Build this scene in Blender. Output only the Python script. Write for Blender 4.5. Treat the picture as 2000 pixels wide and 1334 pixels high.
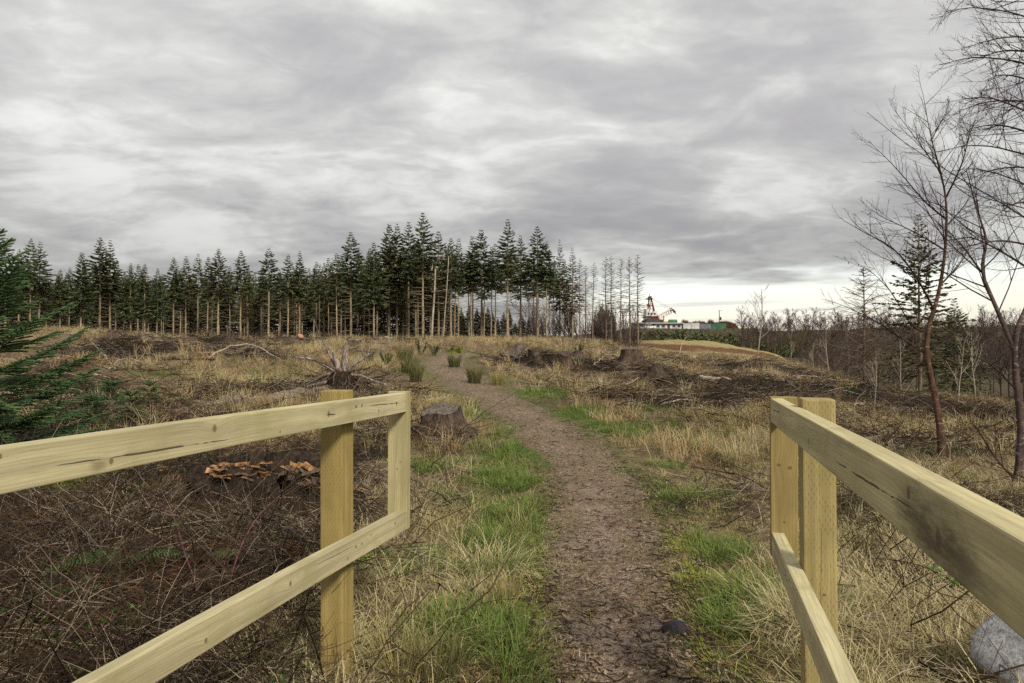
import bpy, bmesh, math, random
import numpy as np
from mathutils import Vector, Matrix
for o in list(bpy.data.objects):
    bpy.data.objects.remove(o)
SC = bpy.context.scene
COL = SC.collection
RS = np.random.RandomState
PI = math.pi

# ------------------------------------------------------------------ camera, sky, sun, exposure
FPX = 1389.0          # focal length in pixels of the 2000 px wide photograph
HZ = 690.0            # pixel row of the horizon
CAMZ = 1.4
PITCH = math.atan((HZ - 667.0) / FPX)
cd = bpy.data.cameras.new("camera")
cam = bpy.data.objects.new("camera", cd)
COL.objects.link(cam)
cd.sensor_width = 36.0
cd.lens = 36.0 * FPX / 2000.0
cd.clip_start = 0.05
cd.clip_end = 6000
cam.location = (0, 0, CAMZ)
cam.rotation_euler = (PI / 2 + PITCH, 0, 0)
SC.camera = cam

SUN_EL, SUN_AZ = math.radians(38), math.radians(152)     # azimuth clockwise from +Y: behind the camera, to the right
sd = bpy.data.lights.new("sun", 'SUN')
sd.energy = 1.5
sd.angle = math.radians(10)
sd.color = (1.0, 0.93, 0.79)
sun = bpy.data.objects.new("sun", sd)
COL.objects.link(sun)
sdir = Vector((math.sin(SUN_AZ) * math.cos(SUN_EL), math.cos(SUN_AZ) * math.cos(SUN_EL), math.sin(SUN_EL)))
sun.rotation_euler = sdir.to_track_quat('Z', 'Y').to_euler()
sun.location = (0, -5, 20)

vs = SC.view_settings
vs.view_transform = 'Standard'
vs.look = 'None'
vs.exposure = 1.5
vs.gamma = 1.0
vs.use_curve_mapping = False
SC.cycles.use_denoising = False
SC.cycles.max_bounces = 5
SC.cycles.diffuse_bounces = 2
SC.cycles.glossy_bounces = 2
SC.cycles.transmission_bounces = 2
SC.cycles.use_adaptive_sampling = True
SC.cycles.adaptive_threshold = 0.015


class NT:
    """small helper round a node tree"""
    def __init__(self, tree):
        self.t = tree
        self.n = tree.nodes
        self.l = tree.links
    def new(self, typ, **kw):
        nd = self.n.new(typ)
        for k, v in kw.items():
            setattr(nd, k, v)
        return nd
    def put(self, sock, v):
        if isinstance(v, bpy.types.NodeSocket):
            self.l.new(v, sock)
        elif isinstance(v, (tuple, list)) and len(v) == 3 and sock.type == 'RGBA':
            sock.default_value = (*v, 1)
        else:
            sock.default_value = v
    def m(self, op, a, b=None, c=None, clamp=False):
        nd = self.new('ShaderNodeMath', operation=op, use_clamp=clamp)
        self.put(nd.inputs[0], a)
        if b is not None: self.put(nd.inputs[1], b)
        if c is not None: self.put(nd.inputs[2], c)
        return nd.outputs[0]
    def vm(self, op, a, b=None):
        nd = self.new('ShaderNodeVectorMath', operation=op)
        self.put(nd.inputs[0], a)
        if b is not None: self.put(nd.inputs[1], b)
        return nd.outputs[0]
    def mix(self, f, a, b, blend='MIX'):
        nd = self.new('ShaderNodeMix', data_type='RGBA', blend_type=blend)
        self.put(nd.inputs[0], f); self.put(nd.inputs[6], a); self.put(nd.inputs[7], b)
        return nd.outputs[2]
    def step(self, x, lo, hi, a=0.0, b=1.0):
        nd = self.new('ShaderNodeMapRange', interpolation_type='SMOOTHSTEP')
        self.put(nd.inputs[0], x)
        for i, v in enumerate((lo, hi, a, b)): self.put(nd.inputs[1 + i], v)
        return nd.outputs[0]
    def noise(self, vec, scale, detail=4, rough=0.55, dist=0.0, out=0):
        nd = self.new('ShaderNodeTexNoise')
        self.put(nd.inputs['Vector'], vec); self.put(nd.inputs['Scale'], scale)
        nd.inputs['Detail'].default_value = detail; nd.inputs['Roughness'].default_value = rough
        nd.inputs['Distortion'].default_value = dist
        return nd.outputs[out]
    def ramp(self, f, stops):
        nd = self.new('ShaderNodeValToRGB')
        cr = nd.color_ramp
        while len(cr.elements) < len(stops): cr.elements.new(0.5)
        for e, (p, c) in zip(cr.elements, stops):
            e.position = p; e.color = (*c, 1)
        self.put(nd.inputs[0], f)
        return nd.outputs[0]
    def sep(self, v):
        nd = self.new('ShaderNodeSeparateXYZ'); self.put(nd.inputs[0], v); return nd.outputs
    def comb(self, x, y, z):
        nd = self.new('ShaderNodeCombineXYZ')
        for i, v in enumerate((x, y, z)): self.put(nd.inputs[i], v)
        return nd.outputs[0]
    def scale(self, v, s):
        return self.vm('MULTIPLY', v, s)


# overcast sky: a broken stratocumulus sheet seen in perspective, a pale clear strip low in the east
world = bpy.data.worlds.new("World")
SC.world = world
world.use_nodes = True
world.cycles.sampling_method = 'MANUAL'
world.cycles.sample_map_resolution = 512
w = NT(world.node_tree)
w.n.clear()
wout = w.new('ShaderNodeOutputWorld')
bg = w.new('ShaderNodeBackground')
w.l.new(bg.outputs[0], wout.inputs[0])
sky = w.new('ShaderNodeTexSky', sky_type='NISHITA')
sky.sun_disc = False
sky.sun_elevation = SUN_EL
sky.sun_rotation = SUN_AZ
sky.air_density = 1.0
sky.dust_density = 2.5
tc = w.new('ShaderNodeTexCoord')
dirv = w.vm('NORMALIZE', tc.outputs['Generated'])
dx, dy, dz = w.sep(dirv)
el = w.m('MAXIMUM', dz, 0.0)
den = w.m('ADD', el, 0.20)
cu = w.m('DIVIDE', dx, den)
cv = w.m('DIVIDE', dy, den)
cp = w.comb(cu, cv, 0.0)
# rotate and stretch so the rolls of cloud run across the view, slightly tilted
rot = w.new('ShaderNodeMapping')
rot.inputs['Rotation'].default_value = (0, 0, math.radians(16))
rot.inputs['Scale'].default_value = (0.78, 1.05, 1.0)
w.put(rot.inputs['Vector'], cp)
cpr = rot.outputs[0]
big = w.noise(cpr, 0.75, 2, 0.5, 0.5)
mid = w.noise(cpr, 2.3, 5, 0.52, 0.6)
fine = w.noise(cpr, 9.0, 5, 0.6, 0.5)
d = w.m('ADD', w.m('MULTIPLY', big, 0.48), w.m('ADD', w.m('MULTIPLY', mid, 0.52), w.m('MULTIPLY', fine, 0.18)))
thick = w.step(d, 0.43, 0.75)
lit = w.ramp(thick, [(0.0, (0.66, 0.66, 0.635)), (0.35, (0.475, 0.473, 0.455)), (0.7, (0.375, 0.367, 0.366)), (1.0, (0.315, 0.305, 0.312))])
# the sheet is seen edge-on low down, so it looks thicker there
low = w.step(el, 0.05, 0.36, 0.64, 1.02)
sheet = w.vm('MULTIPLY', lit, w.comb(low, low, w.m('MULTIPLY', low, 1.0)))
# clear strip under the edge of the sheet
az = w.m('ARCTAN2', dx, dy)
edge_n = w.noise(w.comb(w.m('MULTIPLY', az, 2.0), w.m('MULTIPLY', el, 22.0), 3.0), 1.6, 6, 0.55, 0.4)
edge = w.m('ADD', el, w.m('MULTIPLY', w.m('SUBTRACT', edge_n, 0.5), 0.085))
azm = w.step(az, 0.0, 0.20)
azm2 = w.step(az, 1.0, 2.2, 1.0, 0.0)
gap = w.m('MULTIPLY', w.step(edge, 0.088, 0.116, 1.0, 0.0), w.m('MULTIPLY', azm, azm2))
clear = w.vm('MULTIPLY', sky.outputs[0], (0.115, 0.104, 0.092))
clear = w.vm('ADD', clear, (0.36, 0.335, 0.30))
wisps = w.noise(w.comb(w.m('MULTIPLY', az, 3.0), w.m('MULTIPLY', el, 60.0), 9.0), 1.3, 5, 0.55, 0.5)
clear = w.mix(w.step(wisps, 0.54, 0.70, 0.0, 0.75), clear, (0.50, 0.49, 0.48))
full = w.mix(gap, sheet, clear)
full = w.mix(0.04, full, w.vm('MULTIPLY', sky.outputs[0], (0.1, 0.1, 0.1)))
w.put(bg.inputs['Color'], full)
bg.inputs['Strength'].default_value = 0.535

# ------------------------------------------------------------------ helpers
def prop(o, label=None, cat=None, group=None, kind=None):
    if label: o["label"] = label
    if cat: o["category"] = cat
    if group: o["group"] = group
    if kind: o["kind"] = kind
    return o

def empty(name, loc=(0, 0, 0), rz=0.0, label=None, cat=None, group=None):
    o = bpy.data.objects.new(name, None)
    o.empty_display_size = 0.2
    COL.objects.link(o)
    o.location = loc
    o.rotation_euler = (0, 0, rz)
    return prop(o, label, cat, group)

def link(name, me, parent=None, loc=None, rot=None, mat=None):
    o = bpy.data.objects.new(name, me)
    COL.objects.link(o)
    if mat is not None and not me.materials: me.materials.append(mat)
    if parent is not None: o.parent = parent
    if loc is not None: o.location = loc
    if rot is not None: o.rotation_euler = rot
    return o

class MB:
    """collects vertices and faces; build() makes one mesh"""
    def __init__(self):
        self.v = []; self.q = []; self.t = []; self.n = 0; self.p = []
        self.a = []
    def add(self, v, q=None, t=None, a=0.0):
        v = np.asarray(v, float).reshape(-1, 3)
        if q is not None and len(q): self.q.append(np.asarray(q, int).reshape(-1, 4) + self.n)
        if t is not None and len(t): self.t.append(np.asarray(t, int).reshape(-1, 3) + self.n)
        self.v.append(v); self.n += len(v)
        self.a.append(np.broadcast_to(np.asarray(a, float), (len(v),)))
    def tube(self, pts, rad, sides=6, cap=True, a=0.0):
        pts = np.asarray(pts, float); k = len(pts)
        rad = np.broadcast_to(np.asarray(rad, float), (k,))
        tan = np.gradient(pts, axis=0)
        tan /= np.linalg.norm(tan, axis=1)[:, None] + 1e-9
        ref = np.array([0, 0, 1.0]) if abs(tan[0][2]) < 0.9 else np.array([1.0, 0, 0])
        u = np.cross(tan, ref); u /= np.linalg.norm(u, axis=1)[:, None] + 1e-9
        w_ = np.cross(tan, u)
        ang = np.arange(sides) * 2 * PI / sides
        ring = (u[:, None, :] * np.cos(ang)[None, :, None] + w_[:, None, :] * np.sin(ang)[None, :, None]) * rad[:, None, None] + pts[:, None, :]
        v = ring.reshape(-1, 3)
        i = np.arange(k - 1)[:, None] * sides; j = np.arange(sides)[None, :]; j2 = (j + 1) % sides
        q = np.stack([i + j, i + j2, i + sides + j2, i + sides + j], -1).reshape(-1, 4)
        t = []
        if cap:
            v = np.vstack([v, pts[0], pts[-1]])
            n0 = k * sides
            for s in range(sides):
                t.append((n0, (s + 1) % sides, s)); t.append((n0 + 1, (k - 1) * sides + s, (k - 1) * sides + (s + 1) % sides))
        self.add(v, q, t, a)
    def box(self, c, s, rz=0.0, a=0.0):
        sx, sy, sz = (k / 2 for k in s)
        v = np.array([(x, y, z) for x in (-sx, sx) for y in (-sy, sy) for z in (-sz, sz)])
        if rz:
            cr, sr = math.cos(rz), math.sin(rz)
            v = np.stack([v[:, 0] * cr - v[:, 1] * sr, v[:, 0] * sr + v[:, 1] * cr, v[:, 2]], 1)
        self.add(v + np.asarray(c, float), [(0, 1, 3, 2), (4, 6, 7, 5), (0, 4, 5, 1), (2, 3, 7, 6), (0, 2, 6, 4), (1, 5, 7, 3)], a=a)
    def mesh(self, name, mat=None, smooth=False):
        me = bpy.data.meshes.new(name)
        v = np.vstack(self.v) if self.v else np.zeros((0, 3))
        q = np.vstack(self.q) if self.q else np.zeros((0, 4), int)
        t = np.vstack(self.t) if self.t else np.zeros((0, 3), int)
        me.vertices.add(len(v)); me.vertices.foreach_set('co', v.ravel())
        nl = len(q) * 4 + len(t) * 3
        me.loops.add(nl); me.loops.foreach_set('vertex_index', np.concatenate([q.ravel(), t.ravel()]))
        me.polygons.add(len(q) + len(t))
        st = np.concatenate([np.arange(len(q)) * 4, len(q) * 4 + np.arange(len(t)) * 3])
        me.polygons.foreach_set('loop_start', st)
        me.polygons.foreach_set('use_smooth', np.full(len(st), smooth))
        at = me.attributes.new('tint', 'FLOAT', 'POINT')
        at.data.foreach_set('value', np.concatenate(self.a).astype(np.float32) if self.a else np.zeros(0, np.float32))
        me.update(calc_edges=True); me.validate()
        if mat is not None: me.materials.append(mat)
        return me
    def build(self, name, mat=None, parent=None, smooth=False, loc=None, rot=None):
        return link(name, self.mesh(name, mat, smooth), parent, loc, rot)

_tab = RS(5).rand(256, 256)
def vnoise(x, y, seed=0):
    x = np.asarray(x, float) + seed * 17.31; y = np.asarray(y, float) + seed * 7.77
    xi = np.floor(x).astype(int); yi = np.floor(y).astype(int)
    fx = x - xi; fy = y - yi
    fx = fx * fx * (3 - 2 * fx); fy = fy * fy * (3 - 2 * fy)
    g = lambda a, b: _tab[a & 255, b & 255]
    return (g(xi, yi) * (1 - fx) + g(xi + 1, yi) * fx) * (1 - fy) + (g(xi, yi + 1) * (1 - fx) + g(xi + 1, yi + 1) * fx) * fy
def fbm(x, y, scale=1.0, octs=4, seed=0, rough=0.5):
    s = 0; amp = 1; tot = 0; f = scale
    for o in range(octs):
        s = s + amp * vnoise(np.asarray(x) * f, np.asarray(y) * f, seed + o * 3); tot += amp; amp *= rough; f *= 2.03
    return s / tot          # 0..1, mean .5
def sstep(x, a, b):
    t = np.clip((np.asarray(x, float) - a) / (b - a), 0, 1)
    return t * t * (3 - 2 * t)

# ------------------------------------------------------------------ terrain height
FARR = [(300, 10), (600, 16), (1500, 22), (6000, 30)]
FARL = [(57, 2.4), (100, 2.7), (300, 6), (1500, 18), (6000, 30)]
COLS = {
    -400: [(2.5, 0), (8, .15), (13, .5), (18, 1.0), (24, 1.9), (28, 2.35), (34, 2.45)] + FARL,
    150: [(2.5, 0), (6.2, .03), (8.6, .15), (13, .48), (18, .92), (23, 1.6), (28, 2.3), (34, 2.42)] + FARL,
    330: [(2.5, 0), (6.2, .03), (8.6, .12), (13, .42), (18, .84), (23, 1.45), (28, 1.98), (34, 2.1)] + FARL,
    500: [(2.5, 0), (6.2, .02), (8.6, .1), (13, .37), (18, .75), (23, 1.3), (27, 1.72), (32, 1.95)] + FARL,
    750: [(2.5, 0), (6.2, .0), (8.6, .08), (13, .35), (18, .72), (23, 1.2), (27, 1.6), (32, 1.9)] + FARL,
    1000: [(2.5, 0), (6.2, .0), (8.6, .06), (13, .33), (18, .7), (23, 1.1), (28, 1.5), (34, 1.95)] + FARL,
    1180: [(2.5, 0), (6.2, .0), (8.6, .05), (13, .32), (18, .65), (25, 1.15), (30, 1.5), (38, 1.95), (57, 2.3), (100, 2.5), (200, 6)] + FARR,
    1270: [(2.5, 0), (8.6, .05), (13, .3), (18, .58), (25, 1.0), (32, 1.25), (40, 1.35), (52, 1.5), (62, 2.1), (75, 2.95), (90, 2.0), (130, 2.2), (200, 5)] + FARR,
    1400: [(2.5, 0), (8.6, .03), (13, .25), (18, .5), (27, .9), (38, 1.1), (50, 1.25), (60, 1.9), (72, 2.75), (90, 1.2), (130, 1.5), (200, 5)] + FARR,
    1520: [(2.5, 0), (8.6, .0), (13, .2), (18, .42), (27, .8), (38, .92), (52, 1.0), (64, 1.55), (80, 0), (130, .5), (200, 4)] + FARR,
    1620: [(2.5, 0), (8.6, -.02), (13, .12), (18, .25), (27, .33), (40, .1), (46, -.15), (60, -2), (100, -1.5), (180, 3), (300, 11)] + FARR[1:],
    1750: [(2.5, 0), (8.6, -.05), (13, .03), (18, .05), (27, -.1), (34, -.5), (45, -2), (70, -3), (120, 0), (200, 6), (300, 12)] + FARR[1:],
    2000: [(2.5, 0), (8, -.05), (13, -.08), (20, -.2), (27, -.6), (40, -2), (70, -3), (120, 0), (200, 6), (300, 13)] + FARR[1:],
    2600: [(2.5, 0), (8, -.05), (13, -.1), (20, -.3), (27, -.7), (40, -2), (70, -3), (120, 0), (200, 6), (300, 13)] + FARR[1:],
}
_LR = np.linspace(math.log(1.0), math.log(6000), 500)
_AZ = np.linspace(-0.80, 0.80, 161)
def _table():
    pxs = sorted(COLS); rows = []; azs = []
    for p in pxs:
        tt = (p - 1000) / FPX; k = math.sqrt(1 + tt * tt)
        pr = COLS[p]
        rows.append(np.interp(_LR, [math.log(y * k) for y, z in pr], [z for y, z in pr])); azs.append(math.atan(tt))
    rows = np.array(rows)
    T = np.array([np.interp(_AZ, azs, rows[:, j]) for j in range(len(_LR))]).T      # (az, r)
    def blur(A, ax, n):
        kx = np.hanning(n + 2)[1:-1]; kx /= kx.sum()
        pad = [(0, 0), (0, 0)]; pad[ax] = (n // 2, n // 2)
        P = np.pad(A, pad, mode='edge')
        return np.apply_along_axis(lambda r: np.convolve(r, kx, 'valid'), ax, P)
    return blur(blur(T, 1, 9), 0, 7)
_T = _table()
def bilin(tab, a, r):
    ia = np.clip((a - _AZ[0]) / (_AZ[1] - _AZ[0]), 0, len(_AZ) - 1.001); ir = np.clip((r - _LR[0]) / (_LR[1] - _LR[0]), 0, len(_LR) - 1.001)
    i0 = ia.astype(int); j0 = ir.astype(int); fa = ia - i0; fr = ir - j0
    return (tab[i0, j0] * (1 - fa) + tab[i0 + 1, j0] * fa) * (1 - fr) + (tab[i0, j0 + 1] * (1 - fa) + tab[i0 + 1, j0 + 1] * fa) * fr
def base_h(x, y):
    x = np.asarray(x, float); y = np.asarray(y, float)
    return bilin(_T, np.arctan2(x, np.maximum(y, 1e-3)), np.log(np.maximum(np.hypot(x, y), 1.0)))

def ray(px, py):
    d = np.array([(px - 1000) / FPX, 1.0, (667 - py) / FPX])
    c, s = math.cos(PITCH), math.sin(PITCH)
    return np.array([d[0], d[1] * c - d[2] * s, d[1] * s + d[2] * c])
def hit(px, py, hf):
    d = ray(px, py); t = np.exp(np.linspace(math.log(1.2), math.log(700), 5000))
    g = hf(d[0] * t, d[1] * t) - (CAMZ + d[2] * t)
    i = int(np.argmax(g > 0)) if (g > 0).any() else -1
    t = t[i]
    return np.array([d[0] * t, d[1] * t, float(hf(np.array([d[0] * t]), np.array([d[1] * t]))[0])])
def at(px, py, Y):
    """point at depth Y seen at the given photograph pixel"""
    d = ray(px, py); return np.array([0, 0, CAMZ]) + d * (Y / d[1])
def bp(px, py): return hit(px, py, base_h)

# path centre line: photograph pixels with the half width in metres
PATH_PX = [(1215, 1334, .38), (1200, 1200, .39), (1195, 1050, .45), (1165, 950, .52), (1125, 880, .55), (1060, 830, .60), (975, 780, .62), (905, 742, .72), (868, 716, .75), (865, 702, .75), (885, 694, .7), (912, 688, .5)]
_pp = np.array([bp(a, b)[:2] for a, b, c in PATH_PX]); _pw = np.array([c for a, b, c in PATH_PX])
_pp = np.vstack([[0.60, -14], [0.55, -4], [0.52, 1.2], _pp]); _pw = np.concatenate([[.5, .5, .47], _pw])
# smooth the centre line
_s = np.concatenate([[0], np.cumsum(np.linalg.norm(np.diff(_pp, axis=0), axis=1))])
_ss = np.arange(0, _s[-1], 0.1)
PC = np.stack([np.interp(_ss, _s, _pp[:, 0]), np.interp(_ss, _s, _pp[:, 1])], 1)
PWD = np.interp(_ss, _s, _pw)
_k = np.hanning(27)[1:-1]; _k /= _k.sum()
PC = np.stack([np.convolve(np.pad(PC[:, i], 12, mode='edge'), _k, 'valid') for i in (0, 1)], 1)
def path_d(x, y):
    """signed distance beyond the path edge (negative on the path)"""
    x = np.asarray(x, float); y = np.asarray(y, float)
    sh = x.shape; x = x.ravel(); y = y.ravel(); out = np.full(len(x), 99.0)
    near = np.where((np.abs(y) < 40) & (np.abs(x) < 12))[0]
    pc = PC[::2]; pw = PWD[::2]
    for c in range(0, len(near), 20000):
        ii = near[c:c + 20000]
        dd = np.hypot(x[ii, None] - pc[None, :, 0], y[ii, None] - pc[None, :, 1]) - pw[None, :]
        out[ii] = dd.min(1)
    return out.reshape(sh)

# mounds (windrows of brash, root hummocks): photograph pixel of the centre, radii in metres, height
MOUNDS = [(330, 706, 2.6, 1.3, .55), (480, 700, 1.8, .9, .30), (150, 740, 2.0, 1.0, .25), (240, 668, 1.6, .9, .25), (420, 672, 1.4, .8, .25), (545, 668, 1.3, .7, .22),
          (655, 668, 1.2, .8, .28), (770, 665, 1.4, .8, .22), (520, 925, .75, .5, .30), (330, 960, 1.0, .5, .15), (1065, 715, 1.6, .8, .30), (1140, 722, 1.5, .7, .28),
          (1215, 735, 1.5, .9, .42), (1285, 750, 1.0, .6, .25), (1500, 765, 2.6, .6, .26), (1620, 775, 2.0, .5, .24), (1750, 790, 2.2, .6, .28), (1330, 775, .9, .5, .12),
          (1480, 725, 2.4, .8, .25), (1400, 700, 2.6, .9, .2), (120, 1130, 1.0, .8, .12), (860, 838, .5, .4, .12), (1840, 900, 1.2, .6, .18), (300, 800, 1.6, .6, .15), (640, 765, 1.0, .5, .2)]
_MW = [(*bp(a, b)[:2], rx, ry, h) for a, b, rx, ry, h in MOUNDS]
def H(x, y):
    x = np.asarray(x, float); y = np.asarray(y, float)
    z = base_h(x, y)
    r = np.hypot(x, y)
    pd = path_d(x, y)
    off = sstep(pd, -.15, .7) * sstep(r, 150, 60) * sstep(r, 1.0, 3.0)
    for mx, my, rx, ry, h in _MW:
        e = ((x - mx) / rx) ** 2 + ((y - my) / ry) ** 2
        z = z + h * np.exp(-e) * (0.75 + 0.5 * vnoise(x * 2.2, y * 2.2, 4)) * off
    z = z + off * ((fbm(x, y, .45, 3, 1) - .5) * .36 + (fbm(x, y, 2.6, 3, 2) - .5) * .18)
    z = z + sstep(r, 40, 120) * (fbm(x, y, .03, 3, 6) - .5) * 3.0 * sstep(r, 3000, 300)
    pad = sstep(np.abs(x - 72), 34, 25) * sstep(np.abs(y - 316), 46, 30)
    z = z * (1 - pad) + 11.45 * pad
    z = z + (fbm(x, y, 3.0, 3, 8) - .5) * .035 * (1 - off) * sstep(r, 80, 30) - .03 * sstep(pd, .1, -.3)
    return z
def hit1(px, py): return hit(px, py, H)
def gz(x, y): return float(H(np.array([x]), np.array([y]))[0])

# colour zones of the ground, world space: centre by photograph pixel, radii in metres
def blob(lst):
    ws = [(*bp(a, b)[:2], rx, ry, s) for a, b, rx, ry, s in lst]
    def f(x, y):
        o = np.zeros(np.shape(x))
        for mx, my, rx, ry, s in ws:
            o = np.maximum(o, s * np.exp(-(((x - mx) / rx) ** 2 + ((y - my) / ry) ** 2) * 0.8))
        return o
    return f
dark_blob = blob([(150, 1150, 1.5, 1.5, 1), (420, 1050, 1.1, 1.2, 1), (330, 930, 1.6, 1.0, .9), (560, 950, .8, .9, 1), (60, 950, 1.5, 1.5, .9), (100, 860, 1.6, 1.6, .7), (330, 705, 3.0, 1.1, 1), (480, 700, 1.6, .8, .8),
                  (400, 775, 3.4, .8, .8), (640, 770, 1.3, .7, .8), (300, 830, 2.2, .9, .7), (1080, 716, 1.5, .8, .9), (1150, 724, 1.3, .8, 1), (1215, 735, 1.5, 1.0, 1), (1285, 755, 1.2, .8, .9),
                  (1500, 765, 2.8, .8, 1), (1640, 775, 2.2, .7, 1), (1760, 790, 2.4, .7, .9), (1420, 790, 1.2, .8, .7), (1330, 790, 1.0, .6, .6), (1600, 830, 1.6, .7, .5), (1850, 890, 1.4, .8, .7), (1480, 725, 2.6, .8, .7),
                  (760, 950, .5, .8, .7), (660, 880, .7, .7, .9), (620, 668, 4, 1.2, .7), (450, 672, 3, 1.2, .7), (1870, 800, 3, 1.5, .4), (1850, 1200, .5, .5, .5), (1440, 1120, .22, .3, .7), (740, 1150, .25, .3, .5)])
green_blob = blob([(960, 950, .5, .6, .9), (1020, 1060, .35, .4, .9), (985, 870, .5, .5, .8), (1500, 1230, .5, .35, .8), (1420, 1080, .3, .4, .6), (880, 1260, .4, .3, .6), (1450, 880, .5, .5, .6), (1300, 800, .7, .6, .7), (940, 800, .5, .7, .6), (760, 730, 1.2, .8, .5), (300, 740, 1.5, .7, .5), (1010, 1010, .38, .75, 1), (900, 985, .35, .35, .8), (1040, 890, .4, .7, .9), (1000, 840, .4, .6, .8), (1130, 810, .55, .8, .9), (1230, 835, .75, .7, 1), (1350, 855, .4, .35, .9), (1060, 770, .7, .8, .9),
                   (1000, 745, .7, .8, .6), (1180, 830, .5, .5, .8), (1330, 1050, .16, .16, .7), (1480, 1180, .35, .3, .8), (950, 1240, .3, .25, .5), (1400, 980, .5, .5, .5), (900, 690, .8, .8, .7),
                   (830, 735, .4, .9, .4), (560, 1290, .2, .2, .6), (1560, 1260, .4, .3, .5), (1000, 1110, .3, .3, .4), (1500, 1000, .4, .5, .4), (420, 745, 2.2, .8, .5), (560, 735, 1.8, .9, .45), (740, 1130, .35, .3, .5), (1050, 1280, .2, .3, .5), (890, 1120, .5, .5, .35), (850, 900, .5, .8, .35)])
moss_blob = blob([(700, 1250, .3, .25, .9), (850, 1010, .3, .4, .7), (1380, 1150, .25, .4, .8), (1060, 1250, .2, .3, .8), (1030, 1150, .25, .35, .8), (1330, 1060, .2, .3, .7), (1160, 970, .2, .4, .6), (250, 990, .4, .25, .7), (150, 965, .5, .3, 1), (420, 960, .3, .2, .6), (590, 1290, .3, .22, 1), (720, 1120, .25, .2, .9), (1660, 790, .35, .25, 1), (1640, 770, .5, .3, .7), (900, 680, .4, .3, .9), (1100, 1180, .3, .3, .5), (1500, 770, 1.2, .3, .4), (340, 800, .6, .3, .5), (1830, 890, .5, .3, .7),
                  (1090, 725, .8, .3, .7), (1200, 760, .4, .2, .6), (1080, 1100, .25, .5, .5), (1430, 760, .6, .3, .5)])
rust_blob = blob([(1290, 677, 4.5, 4.0, 1), (1420, 684, 6.0, 4.0, 1), (1350, 680, 5, 3, 1), (1540, 702, 5, 3, .7), (300, 690, 1.0, .5, .9), (700, 690, 1.5, 1, .5), (340, 1190, .5, .4, .7), (150, 1250, .4, .4, .6), (960, 668, 4, 1.5, .5), (790, 672, 2, 1, .5)])
def zones(x, y):
    """dark brash, green grass, moss, rust-brown bracken: 0..1 arrays"""
    n1 = fbm(x, y, .55, 4, 11); n2 = fbm(x, y, .9, 4, 12); n3 = fbm(x, y, 1.6, 3, 13)
    dk = np.clip(dark_blob(x, y) * 1.5 + (n1 - .5) * 2.4 - .06 + sstep(x, 1, 5) * sstep(y, 11, 15) * .22, 0, 1)
    gr = np.clip(green_blob(x, y) * 1.3 + (n2 - .5) * 1.2 - .22, 0, 1)
    mo = np.clip(moss_blob(x, y) * 1.3 + (n3 - .5) * 1.1 - .28, 0, 1)
    ru = np.clip(rust_blob(x, y) * 1.3 + (n2 - .5) * .9 - .25, 0, 1)
    return dk, gr, mo, ru
# ------------------------------------------------------------------ materials
def mat(name):
    m_ = bpy.data.materials.new(name); m_.use_nodes = True
    t = NT(m_.node_tree); b = t.n['Principled BSDF']
    b.inputs['Roughness'].default_value = 0.9
    b.inputs['Specular IOR Level'].default_value = 0.15
    return m_, t, b
def bump(t, b, h, strength=0.5, dist=0.02):
    nd = t.new('ShaderNodeBump'); nd.inputs['Strength'].default_value = strength; nd.inputs['Distance'].default_value = dist
    t.put(nd.inputs['Height'], h); t.l.new(nd.outputs[0], b.inputs['Normal'])
def attr(t, name):
    nd = t.new('ShaderNodeAttribute', attribute_name=name); return nd.outputs['Fac']
def simple(name, c, rough=0.85, var=0.25, scale=6.0, spec=0.2, c2=None, metal=0.0):
    m_, t, b = mat(name)
    tcn = t.new('ShaderNodeTexCoord')
    n_ = t.noise(tcn.outputs['Object'], scale, 5, 0.6)
    a_ = tuple(k * (1 - var) for k in c); z_ = c2 or tuple(min(1, k * (1 + var)) for k in c)
    t.put(b.inputs['Base Color'], t.mix(t.step(n_, .3, .7), a_, z_))
    b.inputs['Roughness'].default_value = rough; b.inputs['Specular IOR Level'].default_value = spec; b.inputs['Metallic'].default_value = metal
    return m_
def blade_mat(name, lo, hi, tip=None, trans=0.25):
    """grass-like: colour varies between instances and towards the blade tip"""
    m_, t, b = mat(name)
    c = t.mix(attr(t, 'rnd'), lo, hi)
    at_ = attr(t, 'tint')
    if tip is not None: c = t.mix(t.m('MULTIPLY', at_, 0.8), c, tip)
    t.put(b.inputs['Base Color'], c)
    tr = t.new('ShaderNodeBsdfTranslucent'); t.put(tr.inputs['Color'], c)
    mx = t.new('ShaderNodeMixShader'); mx.inputs[0].default_value = trans
    t.l.new(b.outputs[0], mx.inputs[1]); t.l.new(tr.outputs[0], mx.inputs[2])
    t.l.new(mx.outputs[0], t.n['Material Output'].inputs['Surface'])
    return m_

# ground: soil and thatch, tinted by the zones of what grows there
m_ground, t, b = mat('ground_soil')
tcn = t.new('ShaderNodeTexCoord'); P = tcn.outputs['Object']
n_a = t.noise(P, 1.3, 6, .6); n_b = t.noise(P, 9.0, 6, .65); n_c = t.noise(P, 45.0, 4, .6)
straw = t.mix(t.step(n_b, .35, .68), (0.065, 0.045, 0.026), (0.24, 0.175, 0.095))
straw = t.mix(t.step(n_a, .35, .7, 0, .5), straw, (0.155, 0.115, 0.075))
dark = t.mix(t.step(n_b, .42, .75), (0.010, 0.007, 0.005), (0.060, 0.040, 0.026))
green = t.mix(t.step(n_c, .35, .7), (0.045, 0.075, 0.018), (0.12, 0.155, 0.04))
moss = t.mix(t.step(n_c, .35, .7), (0.06, 0.085, 0.012), (0.20, 0.24, 0.035))
rust = t.mix(t.step(n_b, .35, .7), (0.07, 0.032, 0.015), (0.20, 0.09, 0.04))
knoll = t.mix(t.step(n_a, .3, .7), (0.20, 0.165, 0.062), (0.33, 0.27, 0.125))
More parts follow.
